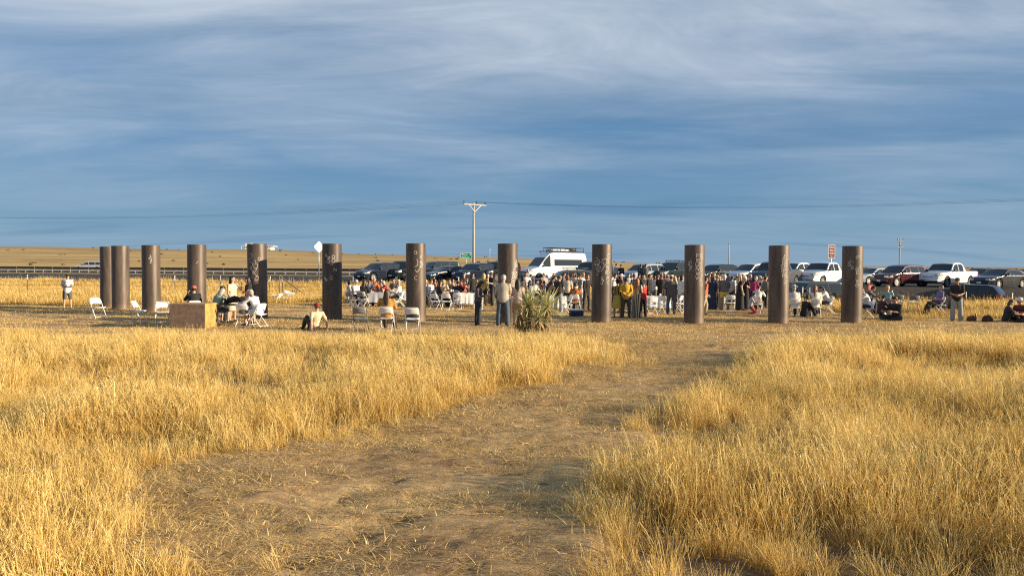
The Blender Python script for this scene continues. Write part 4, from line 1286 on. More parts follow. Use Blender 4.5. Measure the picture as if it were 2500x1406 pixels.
vehicle('suv', 1748, 68, 50, BLACK, 'black hatchback below the thin far pole', 'car')
vehicle('suv', 1835, 62.5, 46, (.62, .63, .64), 'pale silver car with dark slotted grille', 'car', scale=1.04)
vehicle('pickup', 1893, 57.5, 66, GREY, 'grey pickup nose behind the tall chalk-row column', 'pickup')
vehicle('pickup', 1948, 71, 45, WHITE, 'white crew-cab pickup farther back, right of a column', 'pickup')
vehicle('pickup', 2012, 60.5, 60, WHITE, 'white pickup with dark grille below the tall brown sign', 'pickup')
vehicle('sedan', 2130, 66, 50, SILV, 'silver sedan just right of the last column', 'car')
vehicle('suv', 2197, 59.5, 52, MAROON, 'dark maroon car between the silver sedan and a white pickup', 'car')
vehicle('pickup', 2313, 60, 62, WHITE, 'bright white single-cab pickup, farthest right of the white trucks', 'pickup')
vehicle('sedan', 2392, 70, 60, BLACK, 'black car behind, between white pickup and charcoal sedan', 'car')
vehicle('sedan', 2441, 57, 58, CHAR, 'charcoal sedan at the right end of the parked row', 'car')
vehicle('sedan', 2515, 65, 50, RED, 'red car cut off by the picture\'s right edge', 'car')
vehicle('suv', 2357, 52.5, -16, BLACK, 'black car low in the ditch with its red tail lamp lit by sun', 'car', z=-0.82)
vehicle('big_suv', 1968, 50, 40, GREEN, 'dark car low behind the three seated women', 'car', z=-0.80)
# ------------------------------------------------------------------ people
def V3(*a): return Vector(a)
def pose(hz, lean=0.0, headp=0.0, heady=0.0, aL=((.18, 0, -1), (.05, -.15, -1)), aR=None, lL=((.06, 0, -1), (.02, .03, -1)), lR=None, tw=0.0, sl=0.0):
    return dict(hz=hz, lean=lean, headp=headp, heady=heady, aL=aL, aR=aR or aL, lL=lL, lR=lR or lL, tw=tw, sl=sl)
POSES = {
 'stand': pose(.91, .03, .05),
 'stand_hip': pose(.91, .02, .1, .3, ((.55, .25, -.8), (-.6, -.5, -.3)), ((.15, 0, -1), (.02, -.15, -1)), lL=((.12, -.05, -1), (0, .04, -1))),
 'stand_front': pose(.91, .04, .2, 0, ((.14, -.1, -1), (-.55, -.75, -.25)), None, lL=((.10, 0, -1), (.03, .03, -1))),
 'stand_phone': pose(.91, .08, .45, 0, ((.12, -.2, -1), (-.25, -.9, .15)), ((.12, -.1, -1), (-.35, -.85, .1)), lL=((.10, .02, -1), (.05, .03, -1))),
 'stand_drink': pose(.91, 0.0, -.1, .2, ((.35, -.55, -.7), (-.35, -.4, .85)), ((.18, 0, -1), (.0, -.3, -1)), lL=((.08, .0, -1), (.02, .03, -1))),
 'stand_talk': pose(.91, .05, .1, -.4, ((.3, -.3, -.9), (.1, -.9, .25)), ((.16, .05, -1), (-.1, -.4, -.9)), lL=((.08, -.12, -1), (.02, .1, -1)), lR=((.08, .1, -1), (.02, .08, -1))),
 'stand_fold': pose(.91, .02, .08, .2, ((.22, -.1, -1), (-.85, -.5, .1)), None, lL=((.09, 0, -1), (.02, .03, -1))),
 'stand_behind': pose(.91, .02, .15, 0, ((.22, .25, -.95), (-.72, .38, -.45)), None, lL=((.10, 0, -1), (.03, .03, -1))),
 'stand_walk': pose(.89, .06, .1, .1, ((.14, -.35, -1), (.0, -.6, -.8)), ((.14, .3, -1), (.0, .05, -1)), lL=((.05, -.38, -1), (.0, .12, -1)), lR=((.05, .25, -1), (.0, .45, -1))),
 'stand_lean': pose(.90, .55, .15, 0, ((.12, -.5, -.85), (-.05, -.5, -.85)), None, lL=((.08, .08, -1), (.02, .06, -1))),
 'sit': pose(.55, .06, .12, 0, ((.2, -.35, -.95), (-.2, -.95, .05)), None, lL=((.12, -1, -.03), (.02, -.05, -1))),
 'sit_lean': pose(.55, .42, .35, .1, ((.25, -.75, -.6), (-.3, -.9, .1)), None, lL=((.14, -1, -.03), (.02, .08, -1))),
 'sit_back': pose(.55, -.12, -.05, .3, ((.2, -.1, -1), (-.2, -.85, -.1)), ((.2, -.2, -1), (-.1, -.9, .0)), lL=((.12, -1, -.0), (.02, -.3, -1))),
 'sit_drink': pose(.55, .0, -.12, -.2, ((.35, -.6, -.65), (-.4, -.3, .85)), ((.2, -.35, -.95), (-.2, -.95, .05)), lL=((.12, -1, -.03), (.02, -.1, -1))),
 'sit_talk': pose(.55, .1, .05, .7, ((.35, -.5, -.75), (.0, -.8, .55)), ((.2, -.35, -.95), (-.2, -.95, .05)), lL=((.16, -1, -.03), (.05, -.05, -1))),
 'sit_turn': pose(.55, .12, .1, -.8, ((.25, -.4, -.9), (-.1, -.95, .1)), None, lL=((.12, -1, -.03), (.02, -.15, -1))),
 'lounge': pose(.46, -.35, .1, .2, ((.25, .1, -1), (-.1, -.8, .1)), ((.3, -.5, -.6), (0, -.9, .4)), lL=((.1, -1, .1), (.0, -.75, -.66))),
 'ground_back': pose(.14, -.35, .25, .1, ((.3, .42, -.86), (.05, .12, -1)), None, lL=((.14, -.62, .78), (.0, -.5, -.87)), lR=((.1, -.8, .6), (.0, -.62, -.78))),
 'ground_hug': pose(.14, .2, .25, .2, ((.22, -.55, -.8), (-.35, -.9, -.1)), None, lL=((.14, -.62, .78), (.0, -.45, -.89))),
 'ground_cross': pose(.14, .15, .2, -.3, ((.25, -.35, -.9), (-.3, -.95, .1)), None, lL=((.72, -.68, .12), (-.85, -.35, -.35))),
 'kneel': pose(.42, .22, .25, .2, ((.2, -.5, -.85), (-.2, -.95, .1)), None, lL=((.12, -.75, -.62), (.0, .95, -.25))),
}
def skel(p):
    P = V3(0, 0, p['hz'])
    T = V3(math.sin(p['sl']), -math.sin(p['lean']), math.cos(p['lean'])).normalized()
    X = V3(math.cos(p['tw']), math.sin(p['tw']), 0)
    nb = P + T * .50
    hp = p['lean'] * .55 + p['headp']
    H = V3(0, -math.sin(hp), math.cos(hp))
    fw = V3(math.sin(p['heady']), -math.cos(p['heady']), 0)
    fw = (fw - H * fw.dot(H)).normalized()
    hc = nb + H * .155 + fw * .012
    J = dict(P=P, T=T, X=X, nb=nb, H=H, fw=fw, hc=hc)
    for s, nm in ((1, 'L'), (-1, 'R')):
        u, f = [V3(d[0] * s, d[1], d[2]).normalized() for d in p['a' + nm]]
        sh = nb - T * .045 + X * (s * .175)
        el = sh + u * .285; wr = el + f * .25
        t, c = [V3(d[0] * s, d[1], d[2]).normalized() for d in p['l' + nm]]
        hi = P + V3(s * .085, 0, -.03); kn = hi + t * .42; an = kn + c * .40
        toe = V3(0, -1, 0)
        if c.z > -0.5: toe = V3(c.x, c.y, -.3) if c.y < 0 else V3(0, .3, -.9)
        J[nm] = dict(sh=sh, el=el, wr=wr, f=f, u=u, hi=hi, kn=kn, an=an, toe=toe.normalized(), c=c, s=s)
    return J
def torso(mb, J, g, top=.50, bot=-.10, wide=1.0):
    P, T, X = J['P'], J['T'], J['X']
    rows = [(-.12, .125, .105), (-.04, .168, .122), (.05, .165, .12), (.18, .142, .105), (.30, .158, .115), (.40, .175, .112), (.46, .150, .092), (.50, .085, .07)]
    rows = [r for r in rows if bot - .03 <= r[0] <= top]
    mb.tube([P + T * r[0] for r in rows], [(r[1] * wide + g, r[2] * wide + g) for r in rows], 14, side=X, cap=.4)
def arm(mb, A, g, k=1.0, flare=1.0):
    """sleeve or arm; k: 0..1 upper arm, 1..2 forearm"""
    pts = [A['sh'] - A['u'] * .02, A['sh'].lerp(A['el'], .5), A['el'], A['el'].lerp(A['wr'], .45), A['wr']]
    rad = [.056 + g, .047 + g, .039 + g, .040 + g, .026 + g]
    if k <= 1: pts, rad = [pts[0], A['sh'].lerp(A['el'], k * .6), A['sh'].lerp(A['el'], k)], [rad[0], rad[1], rad[1] * flare]
    elif k < 2: pts, rad = pts[:4], rad[:4]
    mb.tube(pts, rad, 9)
def leg(mb, A, g, k=2.0, wide=0.0):
    pts = [A['hi'] + V3(0, 0, .02), A['hi'].lerp(A['kn'], .45), A['kn'], A['kn'].lerp(A['an'], .35), A['an']]
    rad = [.088 + g, .078 + g, .055 + g + wide * .3, .055 + g + wide * .6, .036 + g + wide]
    if k <= 1:
        e = A['hi'].lerp(A['kn'], k); pts, rad = [pts[0], A['hi'].lerp(A['kn'], k * .5), e], [rad[0], rad[1] + .005, .066 + g]
    mb.tube(pts, rad, 10)
def foot(mb, A, g):
    a, t = A['an'], A['toe']
    mb.tube([a - A['c'] * .03, a + A['c'] * .02, a + A['c'] * .045 + t * .06, a + A['c'] * .055 + t * .14, a + A['c'] * .058 + t * .185], [.034 + g, .04 + g, .036 + g, .030 + g, .020 + g], 9)
def head(mb, J):
    H, fw, c = J['H'], J['fw'], J['hc']
    sd = H.cross(fw).normalized()
    rows = [(-.105, .022, .03, .03), (-.095, .042, .05, .022), (-.06, .060, .076, .008), (-.02, .069, .088, .0), (.02, .073, .094, -.004), (.06, .072, .094, -.008), (.095, .056, .074, -.01), (.112, .03, .04, -.01)]
    mb.tube([c + H * r[0] + fw * r[3] for r in rows], [(r[1], r[2]) for r in rows], 14, side=sd, cap=.3)
    mb.tube([c + H * .015 + fw * .085, c - H * .012 + fw * .103, c - H * .025 + fw * .098, c - H * .03 + fw * .08], [.010, .014, .015, .010], 7)
    for s in (-1, 1): mb.tube([c + sd * s * .070 - H * .03, c + sd * s * .079 - H * .002, c + sd * s * .074 + H * .02], [.008, .014, .010], 6)
    mb.tube([J['nb'] - J['T'] * .03, J['nb'] + H * .05, c - H * .05 - fw * .01], [.062, .052, .05], 10)
def hand(mb, A):
    f = A['f']; s = A['s']
    n = V3(-s, 0, 0); n = (n - f * n.dot(f))
    n = n.normalized() if n.length > .1 else V3(0, 0, -1)
    a = f.cross(n).normalized()              # across the palm
    w = A['wr']
    mb.tube([w - f * .01, w + f * .03, w + f * .085], [(.026, .015), (.038, .015), (.040, .013)], 8, side=a)
    for k, (o, L) in enumerate(((-.030, .062), (-.010, .072), (.010, .068), (.029, .054))):
        b = w + f * .082 + a * o
        m_ = b + f * (L * .5) + n * .008; e = m_ + (f * .75 + n * .65).normalized() * L * .5
        mb.tube([b, m_, e], [.0088, .0080, .0065], 5)
    sg = 1 if (a.y < 0) else -1
    b = w + f * .03 + a * (sg * .034); m_ = b + (f * .7 + a * sg * .7).normalized() * .035; e = m_ + (f * .95 + n * .3).normalized() * .03
    mb.tube([b, m_, e], [.011, .0095, .0075], 5)

_raw, _later = {}, []
def piece(key, fn, vox=0.020, dec=0.5, extra=None):
    if key not in _raw:
        mb = MB(); fn(mb)
        me = mb.mesh(key[0])
        _raw[key] = me
        ex = None
        if extra:
            ex = MB(); extra(ex)
        _later.append((me, vox, dec, ex))
    return _raw[key]
def flush_pieces():
    tmp = []
    for me, vox, dec, ex in _later:
        o = bpy.data.objects.new('remesh', me.copy())
        COL.objects.link(o)
        if vox:
            r_ = o.modifiers.new('r', 'REMESH'); r_.mode = 'VOXEL'; r_.voxel_size = vox; r_.use_smooth_shade = True
            s_ = o.modifiers.new('s', 'SMOOTH'); s_.iterations = 3; s_.factor = .5
            d_ = o.modifiers.new('d', 'DECIMATE'); d_.ratio = dec
        tmp.append(o)
    dg = bpy.context.evaluated_depsgraph_get()
    for (me, vox, dec, ex), o in zip(_later, tmp):
        ev = bpy.data.meshes.new_from_object(o.evaluated_get(dg))
        bm = bmesh.new(); bm.from_mesh(ev)
        if ex:
            vs = [bm.verts.new(v) for v in ex.V]
            for f in ex.F: bm.faces.new([vs[i] for i in f])
        for f in bm.faces: f.smooth = True
        bm.to_mesh(me); bm.free()
        me.update()
        bpy.data.meshes.remove(ev)
    for o in tmp:
        m_ = o.data; bpy.data.objects.remove(o); bpy.data.meshes.remove(m_)
    _later.clear()

SKIN = [(.52, .30, .20), (.45, .25, .16), (.58, .36, .26), (.30, .16, .10)]
HAIR = dict(dark=(.018, .013, .010), brown=(.07, .038, .020), blond=(.48, .32, .12), auburn=(.24, .08, .025), grey=(.38, .36, .34), white=(.66, .64, .60))
def person(px, py, ps, face, label, top=None, bottom=None, hair=('short', 'dark'), hat=None, sleeve=1.0, btype='trousers', h=1.72, skin=0, shoes=(.03, .025, .02), tkind='cloth', z=None, wide=1.0, D=None, near=False, group='people at the gathering', extra=None):
    p = POSES[ps]; J = skel(p)
    top = top or (.6, .6, .6); bottom = bottom or (.03, .035, .05)
    b = at(px, py) if D is None else V3(xat(px, D), D, 0)
    if z is None: z = 0.02 if D is None else float(ground_z(b.x, b.y)) + .03
    s_ = h / 1.72
    body = piece(('person', ps), lambda mb: (torso(mb, J, 0), [arm(mb, J[k], 0, 2) for k in 'LR'], [leg(mb, J[k], 0) for k in 'LR'], [foot(mb, J[k], 0) for k in 'LR'], head(mb, J)), .018, .45,
                 lambda mb: [hand(mb, J[k]) for k in 'LR'])
    o = obj('person', body, cloth(SKIN[skin], 'skin'), None, (b.x, b.y, z), R(face))
    o.scale = (s_ * wide, s_ * wide, s_)
    tag(o, label, 'person', group)
    sl = sleeve
    longd = btype in ('dress', 'gown')
    def shirt(mb):
        torso(mb, J, .016, bot=-.10)
        if sl > 0: [arm(mb, J[k], .013, sl, 1.15) for k in 'LR']
    obj('jacket' if sl > 1.5 else 'shirt', piece(('shirt', ps, sl), shirt, .020, .5), cloth(top, tkind), o)
    if longd:
        zl = .42 if btype == 'dress' else .06
        def skirt(mb):
            P = J['P']
            if ps.startswith('stand'):
                mb.tube([P + V3(0, 0, .12), P + V3(0, 0, -.08), V3(P.x, P.y, (P.z + zl) / 2), V3(P.x, P.y, zl)], [(.165, .128), (.195, .155), (.22, .18), (.25 if zl < .2 else .23, .20)], 18, side=J['X'], cap=.02)
            else:
                torso(mb, J, .024, top=.18, bot=-.12); [leg(mb, J[k], .034, 2, .03) for k in 'LR']
        obj('skirt', piece(('skirt', ps, btype), skirt, .022, .5), cloth(bottom, tkind if top == bottom else 'cloth'), o)
    else:
        k_ = {'trousers': 2.0, 'shorts': .92, 'wide': 2.0}[btype]
        def trous(mb):
            torso(mb, J, .012, top=.06, bot=-.12); [leg(mb, J[k], .014, k_, .03 if btype == 'wide' else .012) for k in 'LR']
        obj('trousers' if k_ > 1 else 'shorts', piece(('trousers', ps, btype), trous, .020, .5), cloth(bottom), o)
    if extra:
        def over(mb):
            torso(mb, J, .022, top=.04, bot=-.12); [leg(mb, J[k], .026, .62, .0) for k in 'LR']
        obj('tied_jacket', piece(('over', ps), over, .020, .5), cloth(extra), o)
    for k in 'LR':
        obj('shoe', piece(('shoe', ps, k), lambda mb, k=k: foot(mb, J[k], .008), .016, .5), cloth(shoes), o)
    H, fw, c = J['H'], J['fw'], J['hc']; sd = H.cross(fw).normalized()
    hk, hc_ = hair
    def cap_pts(g, lo, fr):
        return [c + H * (lo) - fw * (.035 + fr), c + H * .02 - fw * (.024 + fr * .6), c + H * .07 - fw * .012, c + H * .108 - fw * .012, c + H * .128 - fw * .012], [(.064 + g, .066 + g), (.076 + g, .083 + g), (.076 + g, .094 + g), (.056 + g, .074 + g), (.02, .03)]
    if hk != 'bald':
        def hairf(mb):
            a, r_ = cap_pts(.006, -.05, 0.0)
            mb.tube(a, r_, 14, side=sd, cap=.2)
            if hk == 'long':
                L = .34 if 'long' in hk else .2
                mb.tube([c + H * .05 - fw * .06, c - H * .06 - fw * .075, J['nb'] - J['T'] * .02 - fw * .085, J['nb'] - J['T'] * .16 - fw * .105, J['nb'] - J['T'] * .26 - fw * .10], [(.075, .045), (.088, .045), (.10, .04), (.09, .032), (.05, .02)], 10, side=sd)
                for s in (-1, 1): mb.tube([c + H * .06 + sd * s * .06, c - H * .04 + sd * s * .080, J['nb'] + sd * s * .085 - J['T'] * .03], [.03, .032, .022], 7)
            if hk == 'bob':
                mb.tube([c + H * .05 - fw * .05, c - H * .05 - fw * .055, c - H * .13 - fw * .05], [(.085, .055), (.10, .06), (.085, .05)], 10, side=sd)
            if hk == 'bun':
                mb.tube([c + H * .06 - fw * .10, c + H * .09 - fw * .13, c + H * .10 - fw * .15], [.035, .045, .03], 8)
        obj('hair', piece(('hair', ps, hk), hairf, .014, .5), cloth(HAIR[hc_], 'hair'), o)
    if hat:
        kind, hcol = hat
        def hatf(mb):
            t = c + H * .075 - fw * .01
            if kind == 'cap':
                a, r_ = cap_pts(.016, .035, .0)
                mb.tube(a[1:], r_[1:], 14, side=sd, cap=.2)
                mb.tube([t + fw * .06 - H * .02, t + fw * .12 - H * .028, t + fw * .165 - H * .042], [(.068, .008), (.066, .007), (.045, .006)], 10, side=sd)
            else:
                mb.tube([t - H * .012, t, t + H * .012], [(.20, .21), (.205, .215), (.19, .20)] if kind == 'wide' else [(.155, .17), (.16, .175), (.145, .16)], 18, side=sd, cap=.05)
                mb.tube([t, t + H * .05, t + H * .095], [(.088, .10), (.082, .095), (.06, .07)], 14, side=sd, cap=.1)
        obj('hat', piece(('hat', ps, kind), hatf, .014 if kind == 'cap' else .012, .6), cloth(hcol), o)
    if near:
        for s in (-1, 1):
            obj('eye', piece(('eye', ps, s), lambda mb, s=s: mb.ball(c + sd * s * .031 + fw * .086 + H * .012, .0095, 8, 5), 0), M['black_plastic'], o)
        obj('mouth', piece(('mouth', ps), lambda mb: mb.tube([c - H * .06 - sd * .022 + fw * .078, c - H * .062 + fw * .088, c - H * .06 + sd * .022 + fw * .078], [.003, .006, .003], 5), 0), cloth((.30, .09, .07), 'skin'), o)
    return o

# ------------------------------------------------------------------ folding chairs
def chair_parts():
    t = .0125
    out = {}
    mb = MB()           # back frame runs from the front feet up to the rounded top
    P = []
    w = .215
    left = [(-w, -.24, .02), (-w, -.02, .42), (-w, .13, .70)]
    P = [Vector(q) for q in left] + [V3(-w + .03, .155, .765), V3(-w + .08, .16, .785), V3(w - .08, .16, .785), V3(w - .03, .155, .765)] + [Vector((w, q[1], q[2])) for q in left[::-1]]
    out['back_frame'] = MB().tube(P, t, 7).mesh('back_frame', True)
    P = [V3(-w + .03, .24, .02), V3(-w + .03, -.10, .40), V3(-w + .03, -.17, .435)]
    out['rear_leg'] = [MB().tube([Vector((s * abs(q.x), q.y, q.z)) for q in P], t, 7).mesh('rear_leg', True) for s in (-1, 1)]
    mb = MB()
    mb.tube([V3(-w + .03, .22, .05), V3(w - .03, .22, .05)], t * .8, 6)
    out['stretcher'] = [mb.mesh('stretcher', True), MB().tube([V3(-w, -.205, .09), V3(w, -.205, .09)], t * .8, 6).mesh('stretcher', True)]
    V, F = [], []
    n = 7
    def panel(f, nx, nz, th):
        V, F = [], []
        for d in (0, 1):
            for i in range(nx):
                for j in range(nz):
                    V.append(f(i / (nx - 1), j / (nz - 1), d * th))
        m_ = nx * nz
        for i in range(nx - 1):
            for j in range(nz - 1):
                a = i * nz + j
                F.append((a, a + nz, a + nz + 1, a + 1)); F.append((m_ + a, m_ + a + 1, m_ + a + nz + 1, m_ + a + nz))
        for i in range(nx - 1):
            a = i * nz; F.append((a, m_ + a, m_ + a + nz, a + nz)); a = i * nz + nz - 1; F.append((a, a + nz, m_ + a + nz, m_ + a))
        for j in range(nz - 1):
            a = j; F.append((a, a + 1, m_ + a + 1, m_ + a)); a = (nx - 1) * nz + j; F.append((a, m_ + a, m_ + a + 1, a + 1))
        return V, F
    V, F = panel(lambda u, v, d: ((u - .5) * .405, .085 + .075 * v + .045 * math.sin(math.pi * u) + d, .585 + .185 * v - .03 * (1 - math.sin(math.pi * u)) * (1 - v)), 9, 5, .014)
    out['backrest'] = mesh('backrest', V, F, True)
    V, F = panel(lambda u, v, d: ((u - .5) * .40, -.22 + .40 * v, .445 - .018 * math.sin(math.pi * u) - .02 * v * v + d), 8, 7, .018)
    out['seat'] = mesh('seat', V, F, True)
    return out
CP = chair_parts()
M['chair_grey'] = mat('grey_chair', (.22, .22, .23), .6, 0, .1, 8)
def chair(px, py, face, label, m='white_paint', D=None, tip=None):
    b = at(px, py) if D is None else V3(xat(px, D), D, 0)
    z = .022 if D is None else float(ground_z(b.x, b.y)) + .02
    c = empty('folding_chair', (b.x, b.y, z), R(face), label, 'chair', 'folding chairs')
    for k, ms in CP.items():
        for me in (ms if isinstance(ms, list) else [ms]):
            obj(k, me, M[m], c)
    if tip: c.rotation_euler = tip
    return c
def seated(px, py, face, plabel, clabel, **kw):
    """a person on a folding chair"""
    ps = kw.pop('ps', 'sit'); m = kw.pop('m', 'white_paint')
    o = person(px, py, ps, face, plabel, **kw)
    d = V3(math.sin(R(face)), -math.cos(R(face)), 0)
    c = empty('folding_chair', o.location - d * .02 - V3(0, 0, o.location.z - .022), R(face), clabel, 'chair', 'folding chairs')
    for k, ms in CP.items():
        for me in (ms if isinstance(ms, list) else [ms]):
            obj(k, me, M[m], c)
    return o

# ------------------------------------------------------------------ tables
def table(px, py, L, Wd, rz, label, top='black_plastic', cloth_m=None, clabel=None, h=.74, round_=False):
    b = at(px, py)
    t = empty('folding_table', (b.x, b.y, .02), R(rz), label, 'table', 'folding tables')
    MB().box(-L / 2, L / 2, -Wd / 2, Wd / 2, h - .03, h, .008).build('tabletop', M[top], t)
    for sx in (-1, 1):
        for sy in (-1, 1):
            MB().tube([(sx * (L / 2 - .12), sy * (Wd / 2 - .08), 0), (sx * (L / 2 - .14), sy * (Wd / 2 - .09), h - .03)], .018, 7).build('leg', M['black_plastic'] if cloth_m is None else M['galv'], t, True)
    if cloth_m:
        per = []
        N_ = 96
        for i in range(N_):
            a = 2 * math.pi * i / N_
            cx, cy = math.cos(a), math.sin(a)
            k = 1 / max(abs(cx), abs(cy))
            per.append((cx * k * (L / 2 + .006), cy * k * (Wd / 2 + .006)))
        V, F = [], []
        drops = [0, .004, .12, .30, .50]
        for q, dz in enumerate(drops):
            for i, (x, y) in enumerate(per):
                n_ = V3(x / (L / 2), y / (Wd / 2), 0).normalized()
                wv = (math.sin(i * 2 * math.pi / N_ * 17) * .6 + math.sin(i * 2 * math.pi / N_ * 29 + 1) * .4) * .035 * (dz / .5) + .03 * (dz / .5)
                V.append((x + n_.x * wv, y + n_.y * wv, h + .006 - dz + (.012 * math.sin(i * .4) if q == 4 else 0)))
        for q in range(len(drops) - 1):
            for i in range(N_):
                F.append((q * N_ + i, q * N_ + (i + 1) % N_, (q + 1) * N_ + (i + 1) % N_, (q + 1) * N_ + i))
        V.append((0, 0, h + .007)); c_ = len(V) - 1
        for i in range(N_): F.append((c_, i, (i + 1) % N_))
        o = obj('tablecloth', mesh('tablecloth', V, F, True), M[cloth_m], None, (b.x, b.y, .02), R(rz))
        tag(o, clabel, 'tablecloth', 'tablecloths')
    return V3(b.x, b.y, .02 + h + .008)
M['bottle'] = mat('green_bottle', (.02, .06, .03), .15, 0, .1, 10, spec=.7)
M['amber'] = mat('amber_bottle', (.16, .05, .01), .15, 0, .1, 10, spec=.7)
def bottle(p, dx, dy, label, m='bottle'):
    mb = MB().tube([(0, 0, 0), (0, 0, .17), (0, 0, .21), (0, 0, .29)], [.036, .036, .015, .013], 12, cap=.05)
    tag(mb.build('bottle', M[m], None, True, p + V3(dx, dy, 0)), label, 'bottle', 'bottles on the tables')
def cup(p, dx, dy, label):
    mb = MB().tube([(0, 0, 0), (0, 0, .06), (0, 0, .12)], [.028, .034, .040], 12, cap=.02)
    tag(mb.build('cup', M['white_paint'], None, True, p + V3(dx, dy, 0)), label, 'cup', 'white cups on the tables')
def plate(p, dx, dy, label):
    mb = MB().tube([(0, 0, 0), (0, 0, .008), (0, 0, .02)], [.06, .09, .125], 20, cap=.02)
    tag(mb.build('plate', M['white_paint'], None, True, p + V3(dx, dy, 0)), label, 'plate', 'white plates on the tables')

# colours
BLK, WHT, CRM, TEE, JEAN, DKJ = (.018, .018, .02), (.62, .61, .59), (.60, .52, .39), (.40, .36, .29), (.07, .10, .14), (.022, .028, .042)
YEL, MUS, REDC, ORG, TEAL, PUR, PNK, NVY = (.62, .36, .03), (.42, .22, .05), (.48, .03, .025), (.55, .14, .05), (.20, .34, .33), (.20, .17, .34), (.45, .35, .34), (.025, .035, .07)
KHA, GRY, LGR, BRN, GRN, MAG, MAR = (.26, .20, .12), (.12, .12, .125), (.42, .42, .44), (.13, .095, .075), (.26, .32, .22), (.45, .03, .14), (.13, .03, .03)

# ---- group round the black table beside the plywood box
tp_ = table(566, 797, 1.5, .72, 6, 'black folding table among the people beside the plywood box')
mb = MB().tube([(-.28, 0, 0), (-.2, 0, .09), (0, 0, .14), (.2, 0, .10), (.28, 0, 0)], [(.1, .05), (.14, .09), (.16, .12), (.14, .09), (.1, .05)], 12, side=(0, 1, 0))
tag(mb.build('bag', M['cloth_black'], None, True, tp_ + V3(.1, 0, .03)), 'black slouching bag on the black table', 'bag')
cup(tp_, .45, -.1, 'white cup beside the black bag on the table')
plate(tp_, -.5, -.05, 'white plate on the near end of the black table')
bottle(tp_, -.3, .2, 'green bottle on the black table behind the box', 'bottle')
person(165, 757, 'stand_phone', 35, 'person in white tee and grey shorts looking at a phone, far left', WHT, (.10, .10, .11), ('short', 'brown'), None, .7, 'shorts', 1.66, 0, near=True)
seated(474, 789, -150, 'man in red cap and black shirt seated behind the plywood box', 'white folding chair under the man in the red cap', top=BLK, bottom=DKJ, hat=('cap', (.55, .12, .09)), ps='sit_drink', skin=0, near=True)
seated(524, 796, 150, 'person in green shirt and blue shorts seated at the black table', 'white folding chair under the person in the green shirt', top=GRN, bottom=(.07, .12, .22), btype='shorts', hair=('bob', 'grey'), ps='sit_lean', sleeve=.8, near=True, wide=1.08)
seated(596, 800, 172, 'man in brown tee seated with his back turned and head bowed', 'white folding chair under the man in the brown tee', top=BRN, bottom=(.05, .05, .045), btype='shorts', hair=('bald', 'dark'), ps='sit_lean', sleeve=.8, near=True)
seated(630, 800, -112, 'grey-haired man in white shirt and white shorts leaning over the table', 'white folding chair under the grey-haired man in white', top=(.72, .70, .70), bottom=WHT, btype='shorts', hair=('short', 'grey'), ps='sit_lean', sleeve=1.0, near=True)
person(568, 788, 'stand_drink', 70, 'woman with long dark hair and cream dress drinking behind the table', CRM, CRM, ('long', 'dark'), None, .7, 'dress', 1.70, 0, near=True)
person(607, 787, 'stand_fold', -60, 'dark-haired woman in black patterned dress before the scribbled column', (.05, .035, .03), (.05, .035, .03), ('long', 'dark'), None, 1.0, 'dress', 1.66, 0, tkind='plaid', near=True)
seated(545, 789, 10, 'person in tan patterned top seated behind the black table', 'white folding chair behind the black table, mostly hidden', top=(.45, .38, .24), tkind='plaid', bottom=BLK, hair=('bob', 'dark'), ps='sit')
chair(238, 780, 62, 'white folding chair tilted alone, leftmost of all the chairs')
chair(338, 791, 95, 'white folding chair seen edge-on beside the leftmost columns')
chair(397, 794, 25, 'white folding chair just behind the left end of the plywood box')
chair(712, 737, 60, 'white folding chair lying in the yellow grass beyond the columns', tip=(R(-30), R(10), R(60)))
chair(696, 738, 70, 'second white chair tipped in the yellow grass beyond the columns', tip=(R(-50), R(-5), R(75)))
person(768, 808, 'ground_back', -136, 'person in red cap and printed tan tee sitting on the ground', (.58, .47, .33), (.045, .04, .04), ('short', 'brown'), ('cap', (.30, .02, .025)), .8, 'trousers', 1.72, 0, near=True)
chair(880, 812, 180, 'pale folding chair with see-through frame, left of the mustard shawl', 'chair_grey')
seated(945, 811, 178, 'woman in mustard shawl seated with her back to the path', 'white folding chair under the woman in the mustard shawl', top=MUS, bottom=(.06, .035, .025), hair=('long', 'brown'), ps='sit_drink', sleeve=2, near=True, wide=1.1)
chair(1007, 814, 180, 'single empty white folding chair facing away in front of a column')
# ---- standing by the yucca
person(1167, 797, 'stand_phone', 75, 'woman in dark grey jacket and navy jeans with long dark hair', (.075, .07, .075), DKJ, ('long', 'dark'), None, 2, 'trousers', 1.62, 0, near=True)
person(1228, 799, 'stand_front', 172, 'man in beige tee and jeans standing with his back turned', TEE, JEAN, ('short', 'grey'), None, .7, 'wide', 1.82, 0, near=True, wide=1.08)
person(1263, 797, 'stand_fold', 165, 'dark-haired person in pale pink tee and shorts behind the yucca', PNK, (.5, .2, .14), ('long', 'dark'), None, .8, 'shorts', 1.66, 2, near=True)
